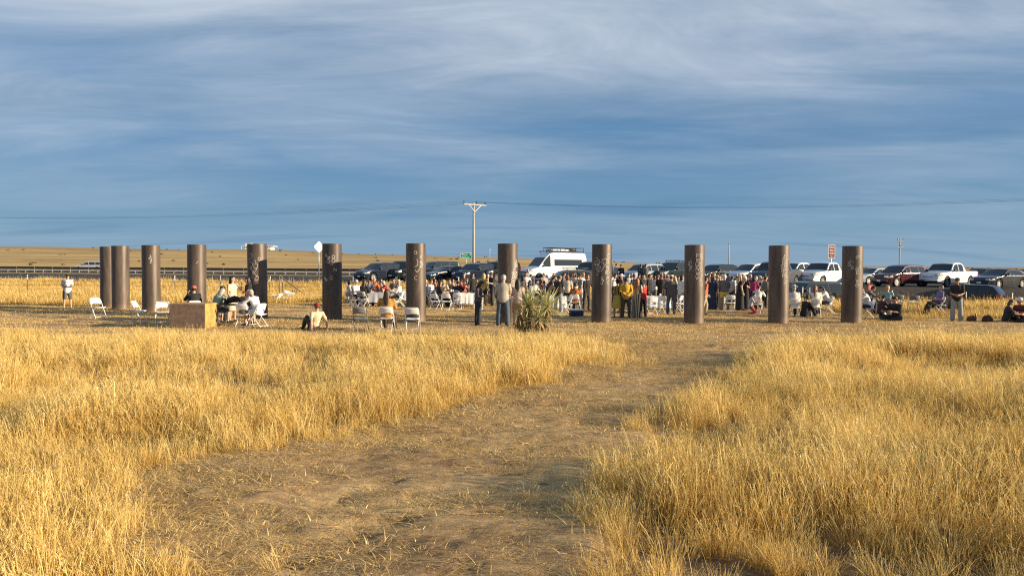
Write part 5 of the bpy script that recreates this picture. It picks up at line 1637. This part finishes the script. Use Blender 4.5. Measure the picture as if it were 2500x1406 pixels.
# ---- left tables
t1 = table(926, 751, 1.8, .76, 2, 'long table under grey-white cloth, left group', 'white_paint', 'cloth_grey', 'grey-white cloth draped over the left group\'s table')
bottle(t1, -.1, 0, 'green bottle on the grey-white tablecloth, left one'); bottle(t1, .12, .1, 'amber bottle on the grey-white tablecloth', 'amber')
plate(t1, -.5, -.1, 'white plate on the grey-white tablecloth'); cup(t1, .5, 0, 'white cup on the grey-white tablecloth')
t1b = table(985, 745, 1.5, .76, 0, 'table under white cloth behind the mustard shawl', 'white_paint', 'cloth_white', 'white cloth on the table behind the mustard shawl')
plate(t1b, 0, -.1, 'white plate on the cloth behind the mustard shawl')
chair(884, 755, 150, 'grey-backed folding chair in front of the left group', 'chair_grey')
chair(858, 756, 140, 'grey folding chair beside the shadowed column, left group', 'chair_grey')
seated(851, 748, 100, 'person in white top seated nearest the shadowed column', 'white chair under the person nearest the shadowed column', top=LGR, hair=('bob', 'dark'), ps='sit_talk')
seated(868, 748, 60, 'white-haired person in pale shirt seated in the left group', 'white chair under the white-haired person', top=WHT, hair=('short', 'white'), ps='sit')
seated(888, 752, 150, 'broad person in black shirt with back turned, left group', 'white chair under the broad person in black', top=BLK, hair=('long', 'brown'), ps='sit', sleeve=1, wide=1.12)
seated(899, 742, 20, 'person in blue shirt seated behind the grey-white cloth', 'white chair under the person in the blue shirt', top=(.05, .10, .20), hair=('short', 'auburn'), ps='sit_lean')
seated(915, 740, 0, 'person in orange shirt with blond hair behind the grey-white cloth', 'white chair under the person in the orange shirt', top=ORG, hair=('short', 'blond'), ps='sit_drink', sleeve=2)
seated(932, 740, -20, 'woman in pale top with long brown hair behind the grey-white cloth', 'white chair under the woman in the pale top', top=CRM, hair=('long', 'brown'), ps='sit_talk')
seated(950, 744, -70, 'man in red checked shirt leaning over the grey-white cloth', 'white chair under the man in the red checked shirt', top=(.60, .12, .08), tkind='plaid', hair=('short', 'grey'), ps='sit_lean', sleeve=2)
seated(976, 752, -90, 'man in white shirt and straw hat seated facing left', 'white chair under the man in the straw hat', top=WHT, bottom=BLK, hair=('short', 'grey'), hat=('wide', (.60, .46, .24)), ps='sit', sleeve=2)
seated(962, 738, -10, 'person in dark top between the checked shirt and straw hat', 'white chair between the checked shirt and straw hat', top=GRY, hair=('short', 'brown'), ps='sit')
# ---- second tables
t2 = table(1142, 754, 1.1, .76, 8, 'small table under white cloth beside the dark jacket woman', 'white_paint', 'cloth_white', 'white cloth on the small table left of the dark jacket woman')
plate(t2, 0, 0, 'white plate on the small white-clothed table')
t2b = table(1086, 750, 1.3, .76, 0, 'dark-clothed table crowded by seated people, right of the empty chair\'s column', 'white_paint', 'cloth_black', 'black cloth on the crowded table right of the empty chair\'s column')
plate(t2b, .2, 0, 'white plate on the black-clothed table'); cup(t2b, .4, -.1, 'white cup on the black-clothed table, right one'); cup(t2b, .3, .1, 'white cup on the black-clothed table, rear one')
chair(1118, 757, 175, 'empty white chair facing away beside the small white-clothed table')
seated(1050, 745, 60, 'red-haired person in white shirt at the black-clothed table', 'white chair under the red-haired person', top=WHT, hair=('short', 'auburn'), ps='sit')
seated(1071, 752, 105, 'woman in black dress with long dark hair at the black-clothed table', 'white chair under the woman in the black dress', top=BLK, bottom=BLK, hair=('long', 'dark'), ps='sit', btype='dress')
seated(1084, 741, 0, 'blond person in cream top behind the black-clothed table', 'white chair under the blond person in cream', top=CRM, hair=('long', 'blond'), hat=('small', (.55, .33, .13)), ps='sit_lean')
seated(1099, 740, -30, 'person in tan top behind the black-clothed table', 'white chair under the person in the tan top', top=(.40, .26, .15), hair=('short', 'brown'), ps='sit')
seated(1114, 748, 170, 'person in black shirt with back turned at the black-clothed table', 'chair under the black shirt at the black-clothed table', top=BLK, hair=('short', 'dark'), ps='sit_lean', sleeve=2, wide=1.1)
seated(1127, 743, -10, 'person in red top beside the small white-clothed table', 'white chair under the red top', top=(.35, .05, .05), hair=('short', 'dark'), ps='sit_turn')
seated(1143, 742, -40, 'person in yellow checked shirt beside the small white-clothed table', 'white chair under the yellow checked shirt', top=(.58, .38, .14), tkind='plaid', hair=('bob', 'blond'), ps='sit_talk')
person(1153, 746, 'stand', 30, 'dark-dressed person half hidden left of the yellow top', BLK, BLK, ('bob', 'dark'), None, 1, 'trousers', 1.7, 1)
person(1180, 748, 'stand_hip', 150, 'blond woman in yellow top standing behind the dark jacket woman', (.62, .48, .08), (.03, .03, .03), ('long', 'blond'), None, .8, 'shorts', 1.72, 0)
person(1201, 749, 'stand_talk', -60, 'man in black tee and dark trousers left of the column with loopy marks', BLK, (.05, .045, .04), ('short', 'brown'), None, .7, 'trousers', 1.78, 0)
seated(1217, 752, 20, 'small dark-dressed person seated in front of the loopy-marked column', 'white chair in front of the loopy-marked column', top=GRY, hair=('short', 'dark'), ps='sit')
# ---- behind the yucca
seated(1293, 748, 170, 'person in grey tee with dark ponytail seated behind the yucca', 'white chair behind the yucca, left one', top=LGR, hair=('long', 'dark'), ps='sit_turn')
person(1276, 752, 'stand', 150, 'dark-haired person with brown bag behind the yucca', (.30, .24, .22), DKJ, ('bob', 'dark'), None, .8, 'trousers', 1.58, 1)
seated(1308, 744, 60, 'person in white shirt seated behind the yucca\'s crown', 'white chair behind the yucca, middle one', top=WHT, hair=('short', 'dark'), ps='sit')
seated(1320, 742, 30, 'woman in red top with long brown hair behind the yucca', 'white chair under the red top behind the yucca', top=(.42, .07, .05), hair=('long', 'brown'), ps='sit_talk', sleeve=.5)
seated(1334, 742, -30, 'person in pale grey top seated right of the red top', 'white chair right of the red top', top=LGR, hair=('short', 'brown'), ps='sit_lean')
t3 = table(1352, 764, 1.0, .76, 4, 'white-clothed table just right of the yucca', 'white_paint', 'cloth_white', 'white cloth on the table just right of the yucca')
plate(t3, .1, 0, 'white plate on the table right of the yucca')
person(1340, 744, 'stand_lean', 60, 'brown-haired woman in dark top bending over the table', (.06, .05, .05), BLK, ('long', 'brown'), None, .6, 'trousers', 1.7, 2)
person(1363, 768, 'stand_phone', 150, 'man in black tee, olive cap and washed jeans by the white table', (.03, .028, .028), (.26, .29, .31), ('short', 'brown'), ('cap', (.25, .24, .17)), .6, 'wide', 1.72, 0)
person(1385, 754, 'stand', 165, 'auburn-haired woman in cream top with her back turned', CRM, BLK, ('bob', 'auburn'), None, .8, 'trousers', 1.66, 2)
person(1403, 744, 'stand_talk', -20, 'tall woman in cream top beside the orange-red costume', CRM, CRM, ('long', 'brown'), None, .8, 'dress', 1.78, 2)
seated(1404, 762, 165, 'person in orange, red and black patterned top seated by the blue cooler', 'white chair under the orange patterned top', top=(.60, .20, .04), tkind='plaid', hair=('short', 'dark'), ps='sit', sleeve=1)
chair(1384, 770, -70, 'pale folding chair tilted right of the man with the olive cap')
person(1432, 760, 'stand_talk', 40, 'person in black jacket with auburn hair left of the scribbled column', BLK, (.05, .055, .06), ('bob', 'auburn'), None, 2, 'trousers', 1.72, 1)
c_ = at(1407, 775)
ck = empty('cooler', c_ + V3(0, 0, .025), R(8), 'blue cooler box with white lid on the ground by the orange top', 'cooler')
MB().box(-.27, .27, -.18, .18, 0, .26, .02).build('body', mat('blue_plastic', (.012, .016, .05), .6), ck, True)
MB().box(-.28, .28, -.19, .19, .262, .32, .02).build('lid', M['white_paint'], ck, True)
MB().tube([(-.275, 0, .19), (-.32, 0, .22), (-.32, 0, .26), (-.275, 0, .28)], .012, 6).build('handle', M['white_paint'], ck, True)
# ---- between the scribbled column and the two-row column
person(1507, 778, 'stand_hip', 160, 'woman in dark hat and black-yellow striped dress beside the yellow shirt', (.45, .30, .08), (.55, .38, .07), ('short', 'dark'), ('wide', BLK), 1, 'dress', 1.58, 1, tkind='stripe')
person(1528, 779, 'stand_behind', 176, 'man in bright yellow shirt holding his hands behind his back', YEL, (.075, .06, .05), ('short', 'dark'), None, 2, 'trousers', 1.68, 1)
person(1554, 778, 'stand_fold', 140, 'woman in cream and black striped dress beside the red cardigan', CRM, CRM, ('long', 'auburn'), None, .6, 'gown', 1.64, 0, tkind='stripe')
person(1569, 778, 'stand_phone', -150, 'woman in long red cardigan and dark trousers', REDC, (.03, .02, .02), ('long', 'dark'), None, 2, 'trousers', 1.62, 1)
seated(1541, 766, -120, 'person hidden behind the yellow shirt on a white chair', 'white chair right of the yellow shirt', top=GRY, hair=('short', 'dark'), ps='sit')
person(1500, 752, 'stand', 60, 'person in white coat just right of the scribbled column', WHT, DKJ, ('short', 'dark'), None, 2, 'trousers', 1.74, 0)
person(1517, 748, 'stand', -20, 'person under a broad white hat behind the yellow shirt', GRY, BLK, ('short', 'dark'), ('wide', (.8, .79, .76)), 2, 'trousers', 1.66, 1)
t4 = table(1604, 765, 1.05, .76, -4, 'white-clothed table right of the red cardigan', 'white_paint', 'cloth_white', 'white cloth hanging to the ground right of the red cardigan')
cup(t4, .1, -.1, 'white cup on the table right of the red cardigan'); bottle(t4, .25, .1, 'amber bottle on the table right of the red cardigan', 'amber'); plate(t4, -.25, 0, 'white plate on the table right of the red cardigan')
chair(1622, 768, 120, 'empty white folding chair beside the white-clothed table, mid right')
chair(1656, 766, -120, 'white folding chair behind the grey jacket, beside the two-row column')
person(1584, 752, 'stand', 60, 'man in long black jacket behind the white-clothed table', BLK, BLK, ('short', 'dark'), None, 2, 'trousers', 1.72, 1)
person(1598, 748, 'stand_talk', -70, 'person in white blouse facing the black jacket', WHT, GRY, ('bob', 'dark'), None, 2, 'trousers', 1.64, 0)
person(1614, 752, 'stand_fold', 165, 'person in black top with back turned behind the empty white chair', (.035, .03, .03), BLK, ('short', 'auburn'), None, 2, 'trousers', 1.74, 1, wide=1.1)
person(1638, 769, 'stand_hip', 165, 'man in grey jacket, white cap and jeans by the empty chair', (.10, .095, .09), JEAN, ('short', 'brown'), ('cap', (.6, .58, .55)), 2, 'trousers', 1.76, 0)
person(1648, 757, 'stand_talk', -100, 'long-haired blond woman right of the grey jacket', (.40, .33, .22), DKJ, ('long', 'blond'), None, 1, 'trousers', 1.66, 2)
person(1663, 762, 'stand', 120, 'person in white shirt with red bag left of the two-row column', WHT, (.30, .28, .26), ('bob', 'dark'), None, 2, 'trousers', 1.72, 0)
c_ = person(1548, 748, 'stand_drink', 30, 'dark-haired person drinking behind the striped dress', (.06, .05, .06), BLK, ('short', 'dark'), None, 2, 'trousers', 1.7, 1)
person(1570, 746, 'stand', 0, 'dark-dressed person between striped dress and black jacket', (.05, .05, .06), BLK, ('short', 'dark'), None, 2, 'trousers', 1.68, 1)
person(1628, 745, 'stand', 40, 'person in pink scarf behind the empty white chair', (.10, .03, .04), BLK, ('short', 'brown'), ('cap', (.55, .40, .38)), 2, 'trousers', 1.66, 0)
# on the road edge
person(1504, 0, 'stand', 130, 'person in pale jacket on the road edge, right of the scribbled column', LGR, DKJ, ('short', 'dark'), None, 2, 'trousers', 1.78, 0, D=60.5)
person(1516, 0, 'stand_talk', 160, 'person in black on the road edge beside the pale jacket', BLK, BLK, ('short', 'dark'), None, 2, 'trousers', 1.72, 1, D=59.8)
person(1564, 0, 'stand', 150, 'dark figure before the silver car, left of the pair', (.05, .06, .08), BLK, ('short', 'dark'), None, 2, 'trousers', 1.74, 1, D=59.4)
person(1577, 0, 'stand_talk', -150, 'figure in black jacket with pale stripe, right of the pair at the silver car', (.07, .075, .08), GRY, ('short', 'dark'), None, 2, 'trousers', 1.76, 1, D=59)
# ---- between the two-row and the tall-row columns
person(1719, 771, 'stand_walk', 100, 'person in orange top and patterned trousers stepping out from behind a column', ORG, (.40, .33, .20), ('short', 'dark'), None, .8, 'wide', 1.7, 1, tkind='cloth')
person(1738, 759, 'stand_fold', 170, 'woman in long navy dress right of the orange top', NVY, NVY, ('bob', 'brown'), None, 1, 'gown', 1.64, 0)
person(1748, 753, 'stand_talk', 60, 'person in dark suit right of the navy dress', BLK, BLK, ('short', 'blond'), None, 2, 'trousers', 1.7, 0)
person(1757, 752, 'stand', -40, 'person in navy jacket with white shirt left of the man in khaki', NVY, DKJ, ('short', 'brown'), None, 2, 'trousers', 1.68, 2)
person(1768, 760, 'stand_front', 172, 'white-haired man in grey sweater with a yellow jacket tied at his waist', (.14, .12, .12), KHA, ('short', 'white'), None, 2, 'wide', 1.74, 2, wide=1.08, extra=(.58, .44, .08))
person(1786, 748, 'stand_hip', 120, 'person in pale top bending behind the man in khaki', LGR, BLK, ('short', 'dark'), None, 1, 'trousers', 1.6, 0)
person(1806, 761, 'stand_drink', 90, 'blond woman in long black gown holding a drink', BLK, BLK, ('long', 'blond'), None, .5, 'gown', 1.74, 2)
person(1818, 758, 'stand_talk', -40, 'white-haired woman in black gown beside the blond woman', BLK, BLK, ('bob', 'white'), None, 1, 'gown', 1.68, 2)
person(1829, 752, 'stand', 40, 'grey-haired person in dark jacket behind the black gowns', (.05, .05, .05), BLK, ('short', 'grey'), None, 2, 'trousers', 1.72, 0)
person(1839, 756, 'stand_fold', 150, 'person in magenta scarf and dark dress', MAG, (.06, .02, .05), ('bob', 'dark'), None, 1, 'dress', 1.62, 1)
person(1850, 752, 'stand_phone', 20, 'person in pale cap taking a picture behind the seated man', (.10, .11, .16), DKJ, ('short', 'brown'), ('cap', (.4, .42, .42)), 1, 'trousers', 1.68, 0)
person(1867, 753, 'stand', 100, 'person in grey-green coat left of the tall-row column', (.19, .18, .14), BLK, ('short', 'brown'), None, 2, 'trousers', 1.64, 0)
seated(1848, 768, 150, 'man in white shirt seated with his back turned, left of the tall-row column', 'white chair under the seated man in the white shirt', top=WHT, bottom=(.05, .05, .05), hair=('short', 'brown'), ps='sit_lean', sleeve=2)
person(1832, 768, 'kneel', 60, 'child in grey and red crouching beside the seated man', LGR, (.30, .05, .05), ('short', 'brown'), None, 1, 'trousers', 1.4, 0)
# ---- three seated women and neighbours
seated(1938, 777, 172, 'person in white hat and shirt seated right of the tall-row column', 'white chair right of the tall-row column', top=WHT, bottom=(.05, .04, .035), hair=('short', 'grey'), hat=('small', (.45, .45, .42)), ps='sit', sleeve=1)
person(1963, 776, 'ground_hug', 110, 'person in black sitting on the ground between two white chairs', BLK, BLK, ('short', 'dark'), None, 2, 'trousers', 1.78, 1)
seated(1990, 776, 168, 'auburn-haired woman in white shirt seated with her back turned', 'white chair under the auburn-haired woman', top=(.72, .66, .56), bottom=BLK, hair=('long', 'auburn'), ps='sit_turn', sleeve=1)
seated(2022, 769, -100, 'woman with dark curly hair and white shirt seated facing left', 'white chair under the woman with curly hair', top=(.66, .67, .70), bottom=(.07, .05, .05), hair=('bob', 'brown'), ps='sit_lean', sleeve=1)
t5 = table(1975, 764, .9, .7, 0, 'small dark table between the seated women', 'black_plastic')
cup(t5, .1, -.1, 'white cup on the small dark table'); plate(t5, -.2, 0, 'white plate on the small dark table')
# ---- right of the last column
seated(2122, 781, -100, 'woman in white patterned shirt seated right of the last column', 'white chair right of the last column', top=(.70, .71, .74), bottom=DKJ, hair=('short', 'brown'), ps='sit_lean', sleeve=2)
seated(2112, 768, 60, 'person in dark jacket seated half behind the last column', 'white chair half behind the last column', top=(.10, .11, .13), hair=('short', 'dark'), ps='sit_lean', sleeve=2)
person(2127, 764, 'ground_hug', 0, 'person in black with dark hair sitting behind the patterned shirt', BLK, BLK, ('short', 'dark'), None, 2, 'trousers', 1.75, 1)
person(2149, 783, 'kneel', 110, 'child in dark shirt and white trousers kneeling beside the seated group', (.06, .035, .035), (.60, .56, .50), ('short', 'dark'), None, .8, 'trousers', 1.45, 0)
seated(2165, 775, 140, 'blond person in teal shirt seated with back turned', 'dark chair under the teal shirt', top=TEAL, bottom=BLK, hair=('short', 'blond'), ps='sit', sleeve=.8, m='chair_grey')
person(2190, 785, 'ground_cross', -70, 'man in black shirt sitting on the ground facing left', BLK, (.025, .022, .02), ('short', 'dark'), None, 1, 'trousers', 1.85, 0, wide=1.15)
chair(2192, 762, 170, 'grey folding chair in the dry grass behind the man in black', 'chair_grey')
chair(2230, 764, 170, 'grey folding chair alone in the dry grass, right of the seated group', 'chair_grey')
seated(2292, 770, -95, 'woman in purple shirt reclining on a chair in the dry grass', 'white chair under the reclining woman', top=PUR, bottom=(.04, .035, .035), hair=('bob', 'brown'), ps='sit_back', sleeve=.7)
t6 = table(2313, 768, 1.0, .7, 0, 'black-clothed table in the dry grass by the standing man', 'white_paint', 'cloth_black', 'black cloth on the table beside the reclining woman')
person(2335, 786, 'stand_front', -30, 'man in black shirt, cap and pale jeans standing at right', (.02, .02, .02), (.28, .30, .29), ('short', 'dark'), ('cap', (.06, .06, .065)), .8, 'wide', 1.74, 1, near=True)
person(2455, 788, 'ground_hug', 60, 'brown-haired woman in navy top sitting on the ground at right', (.035, .03, .04), BLK, ('bob', 'brown'), None, 1, 'trousers', 1.7, 0, near=True)
person(2494, 788, 'ground_cross', -70, 'man in maroon shirt and white cap sitting at the right edge', MAR, (.05, .035, .03), ('short', 'brown'), ('cap', (.66, .66, .66)), 2, 'trousers', 1.82, 1, near=True)
def bag(px, py, s, m, label):
    b = at(px, py)
    mb = MB().tube([(-.22 * s, 0, .05 * s), (-.1 * s, 0, .15 * s), (.05 * s, .02, .17 * s), (.2 * s, 0, .08 * s)], [(.06 * s, .05 * s), (.15 * s, .14 * s), (.16 * s, .15 * s), (.07 * s, .06 * s)], 10, side=(0, 1, 0))
    tag(mb.build('bag', m, None, True, b + V3(0, 0, .02)), label, 'bag')
bag(2411, 788, .9, cloth((.05, .025, .02)), 'dark brown bag on the ground left of the navy top')
bag(2372, 787, .8, cloth((.09, .045, .025)), 'small brown bag on the ground right of the standing man')
tag(MB().tube([(0, 0, 0), (0, 0, .16), (0, 0, .20), (0, 0, .30)], [.04, .04, .018, .015], 12, cap=.05).build('bottle', M['amber'], None, True, at(2381, 786) + V3(0, 0, .03)), 'brown bottle standing on the ground beside the small brown bag', 'bottle')
# ---- more of the crowd, mostly heads and shoulders between the others
CROWD = [
 (1037, 744, 's', 40, LGR, ('short', 'grey'), 'grey-haired person in pale shirt seated right beside the empty chair\'s column'),
 (1061, 739, 's', 10, (.45, .14, .10), ('bob', 'dark'), 'person in brick red top seated behind the red-haired person'),
 (1107, 738, 's', -20, WHT, ('short', 'dark'), 'person in white tee seated behind the tan top'),
 (1133, 738, 'f', -10, (.10, .07, .06), ('short', 'brown'), 'person in dark brown shirt standing behind the red top'),
 (1166, 741, 's', -30, (.35, .30, .22), ('bob', 'brown'), 'person in tan shirt seated left of the yellow top'),
 (1190, 742, 't', 30, LGR, ('short', 'white'), 'white-haired person between the yellow top and black tee'),
 (1262, 744, 's', -20, (.38, .10, .07), ('long', 'dark'), 'person in rust top seated just right of the loopy-marked column'),
 (1284, 741, 't', 20, WHT, ('short', 'brown'), 'person in white tee standing behind the brown bag'),
 (1300, 739, 'p', -60, (.12, .12, .16), ('bob', 'brown'), 'person in slate top standing behind the dark ponytail'),
 (1327, 738, 'f', 30, PNK, ('long', 'blond'), 'blond woman in pink standing behind the red top'),
 (1351, 741, 'd', -40, (.50, .40, .28), ('bob', 'auburn'), 'person in sand top drinking behind the bending woman'),
 (1374, 742, 't', 80, (.10, .11, .12), ('short', 'dark'), 'person in dark shirt between the olive cap and cream top'),
 (1394, 740, 'p', 10, (.60, .55, .44), ('long', 'brown'), 'woman in ivory blouse behind the auburn-haired woman'),
 (1417, 745, 'f', -70, (.30, .30, .32), ('short', 'dark'), 'person in grey shirt between the cream woman and black jacket'),
 (1424, 741, 'd', 40, WHT, ('bob', 'blond'), 'blond person in white left of the black jacket'),
 (1493, 745, 't', 60, (.55, .52, .48), ('short', 'brown'), 'person in off-white shirt peeking past the scribbled column'),
 (1534, 744, 'f', 0, WHT, ('bob', 'brown'), 'person in white shirt behind the yellow shirt\'s shoulder'),
 (1561, 741, 'p', -20, (.30, .06, .06), ('long', 'dark'), 'person in wine red top behind the striped dress'),
 (1591, 741, 't', -40, (.20, .17, .15), ('short', 'grey'), 'grey-haired man in brown jacket behind the black jacket'),
 (1606, 742, 'd', 20, (.50, .16, .10), ('bob', 'brown'), 'person in coral top behind the white-clothed table'),
 (1622, 740, 'f', -80, LGR, ('long', 'brown'), 'woman in pale grey behind the pink scarf'),
 (1655, 746, 't', 10, (.07, .07, .08), ('short', 'dark'), 'person in charcoal coat behind the white shirt with red bag'),
 (1667, 750, 'p', -40, WHT, ('bob', 'auburn'), 'auburn-haired person in white at the two-row column\'s left edge'),
 (1729, 747, 't', 30, (.09, .05, .05), ('short', 'brown'), 'person in dark red shirt behind the navy dress'),
 (1743, 744, 'f', -30, WHT, ('long', 'blond'), 'blond woman in white behind the dark suit'),
 (1762, 745, 'd', 20, (.40, .36, .30), ('short', 'grey'), 'grey-haired person in stone jacket behind the grey sweater'),
 (1778, 746, 't', -60, (.06, .06, .07), ('bob', 'dark'), 'person in black right of the man in khaki'),
 (1795, 744, 'p', 40, WHT, ('short', 'brown'), 'person in white shirt left of the blond woman in the gown'),
 (1812, 743, 'f', -10, (.50, .22, .14), ('bob', 'auburn'), 'person in salmon top behind the two black gowns'),
 (1824, 744, 't', 60, (.08, .09, .12), ('short', 'dark'), 'person in navy sweater behind the white-haired woman'),
 (1845, 745, 'd', -30, (.55, .53, .50), ('bob', 'grey'), 'person in ivory sweater behind the magenta scarf'),
 (1858, 746, 'f', 20, (.09, .06, .10), ('long', 'dark'), 'woman in plum top left of the grey-green coat'),
 (1875, 748, 't', -50, (.13, .12, .11), ('short', 'brown'), 'person in dark grey at the tall-row column\'s left edge'),
]
PK = {'f': 'stand_fold', 't': 'stand_talk', 'p': 'stand_phone', 'd': 'stand_drink'}
for px, py, k, fa, tc_, hr, lab in CROWD:
    if k == 's':
        seated(px, py, fa, lab, 'white chair under the ' + lab.split(' seated')[0], top=tc_, hair=hr, ps='sit_talk', sleeve=1)
    else:
        person(px, py, PK[k], fa, lab, tc_, random.choice((DKJ, JEAN, KHA, LGR, GRY)), hr, None, random.choice((.8, 1, 2)), 'trousers', random.uniform(1.58, 1.78), random.choice((0, 1, 2)))
chair(1090, 760, 170, 'white folding chair facing away in front of the black-clothed table')
chair(1062, 760, 150, 'white folding chair turned slightly, right beside the empty chair\'s column')
chair(1168, 758, 185, 'white folding chair just left of the dark jacket woman\'s legs')
chair(1590, 772, 200, 'white folding chair in front of the white-clothed table\'s left end')
chair(1782, 764, 170, 'white folding chair between the khaki trousers and black gown')
flush_pieces()
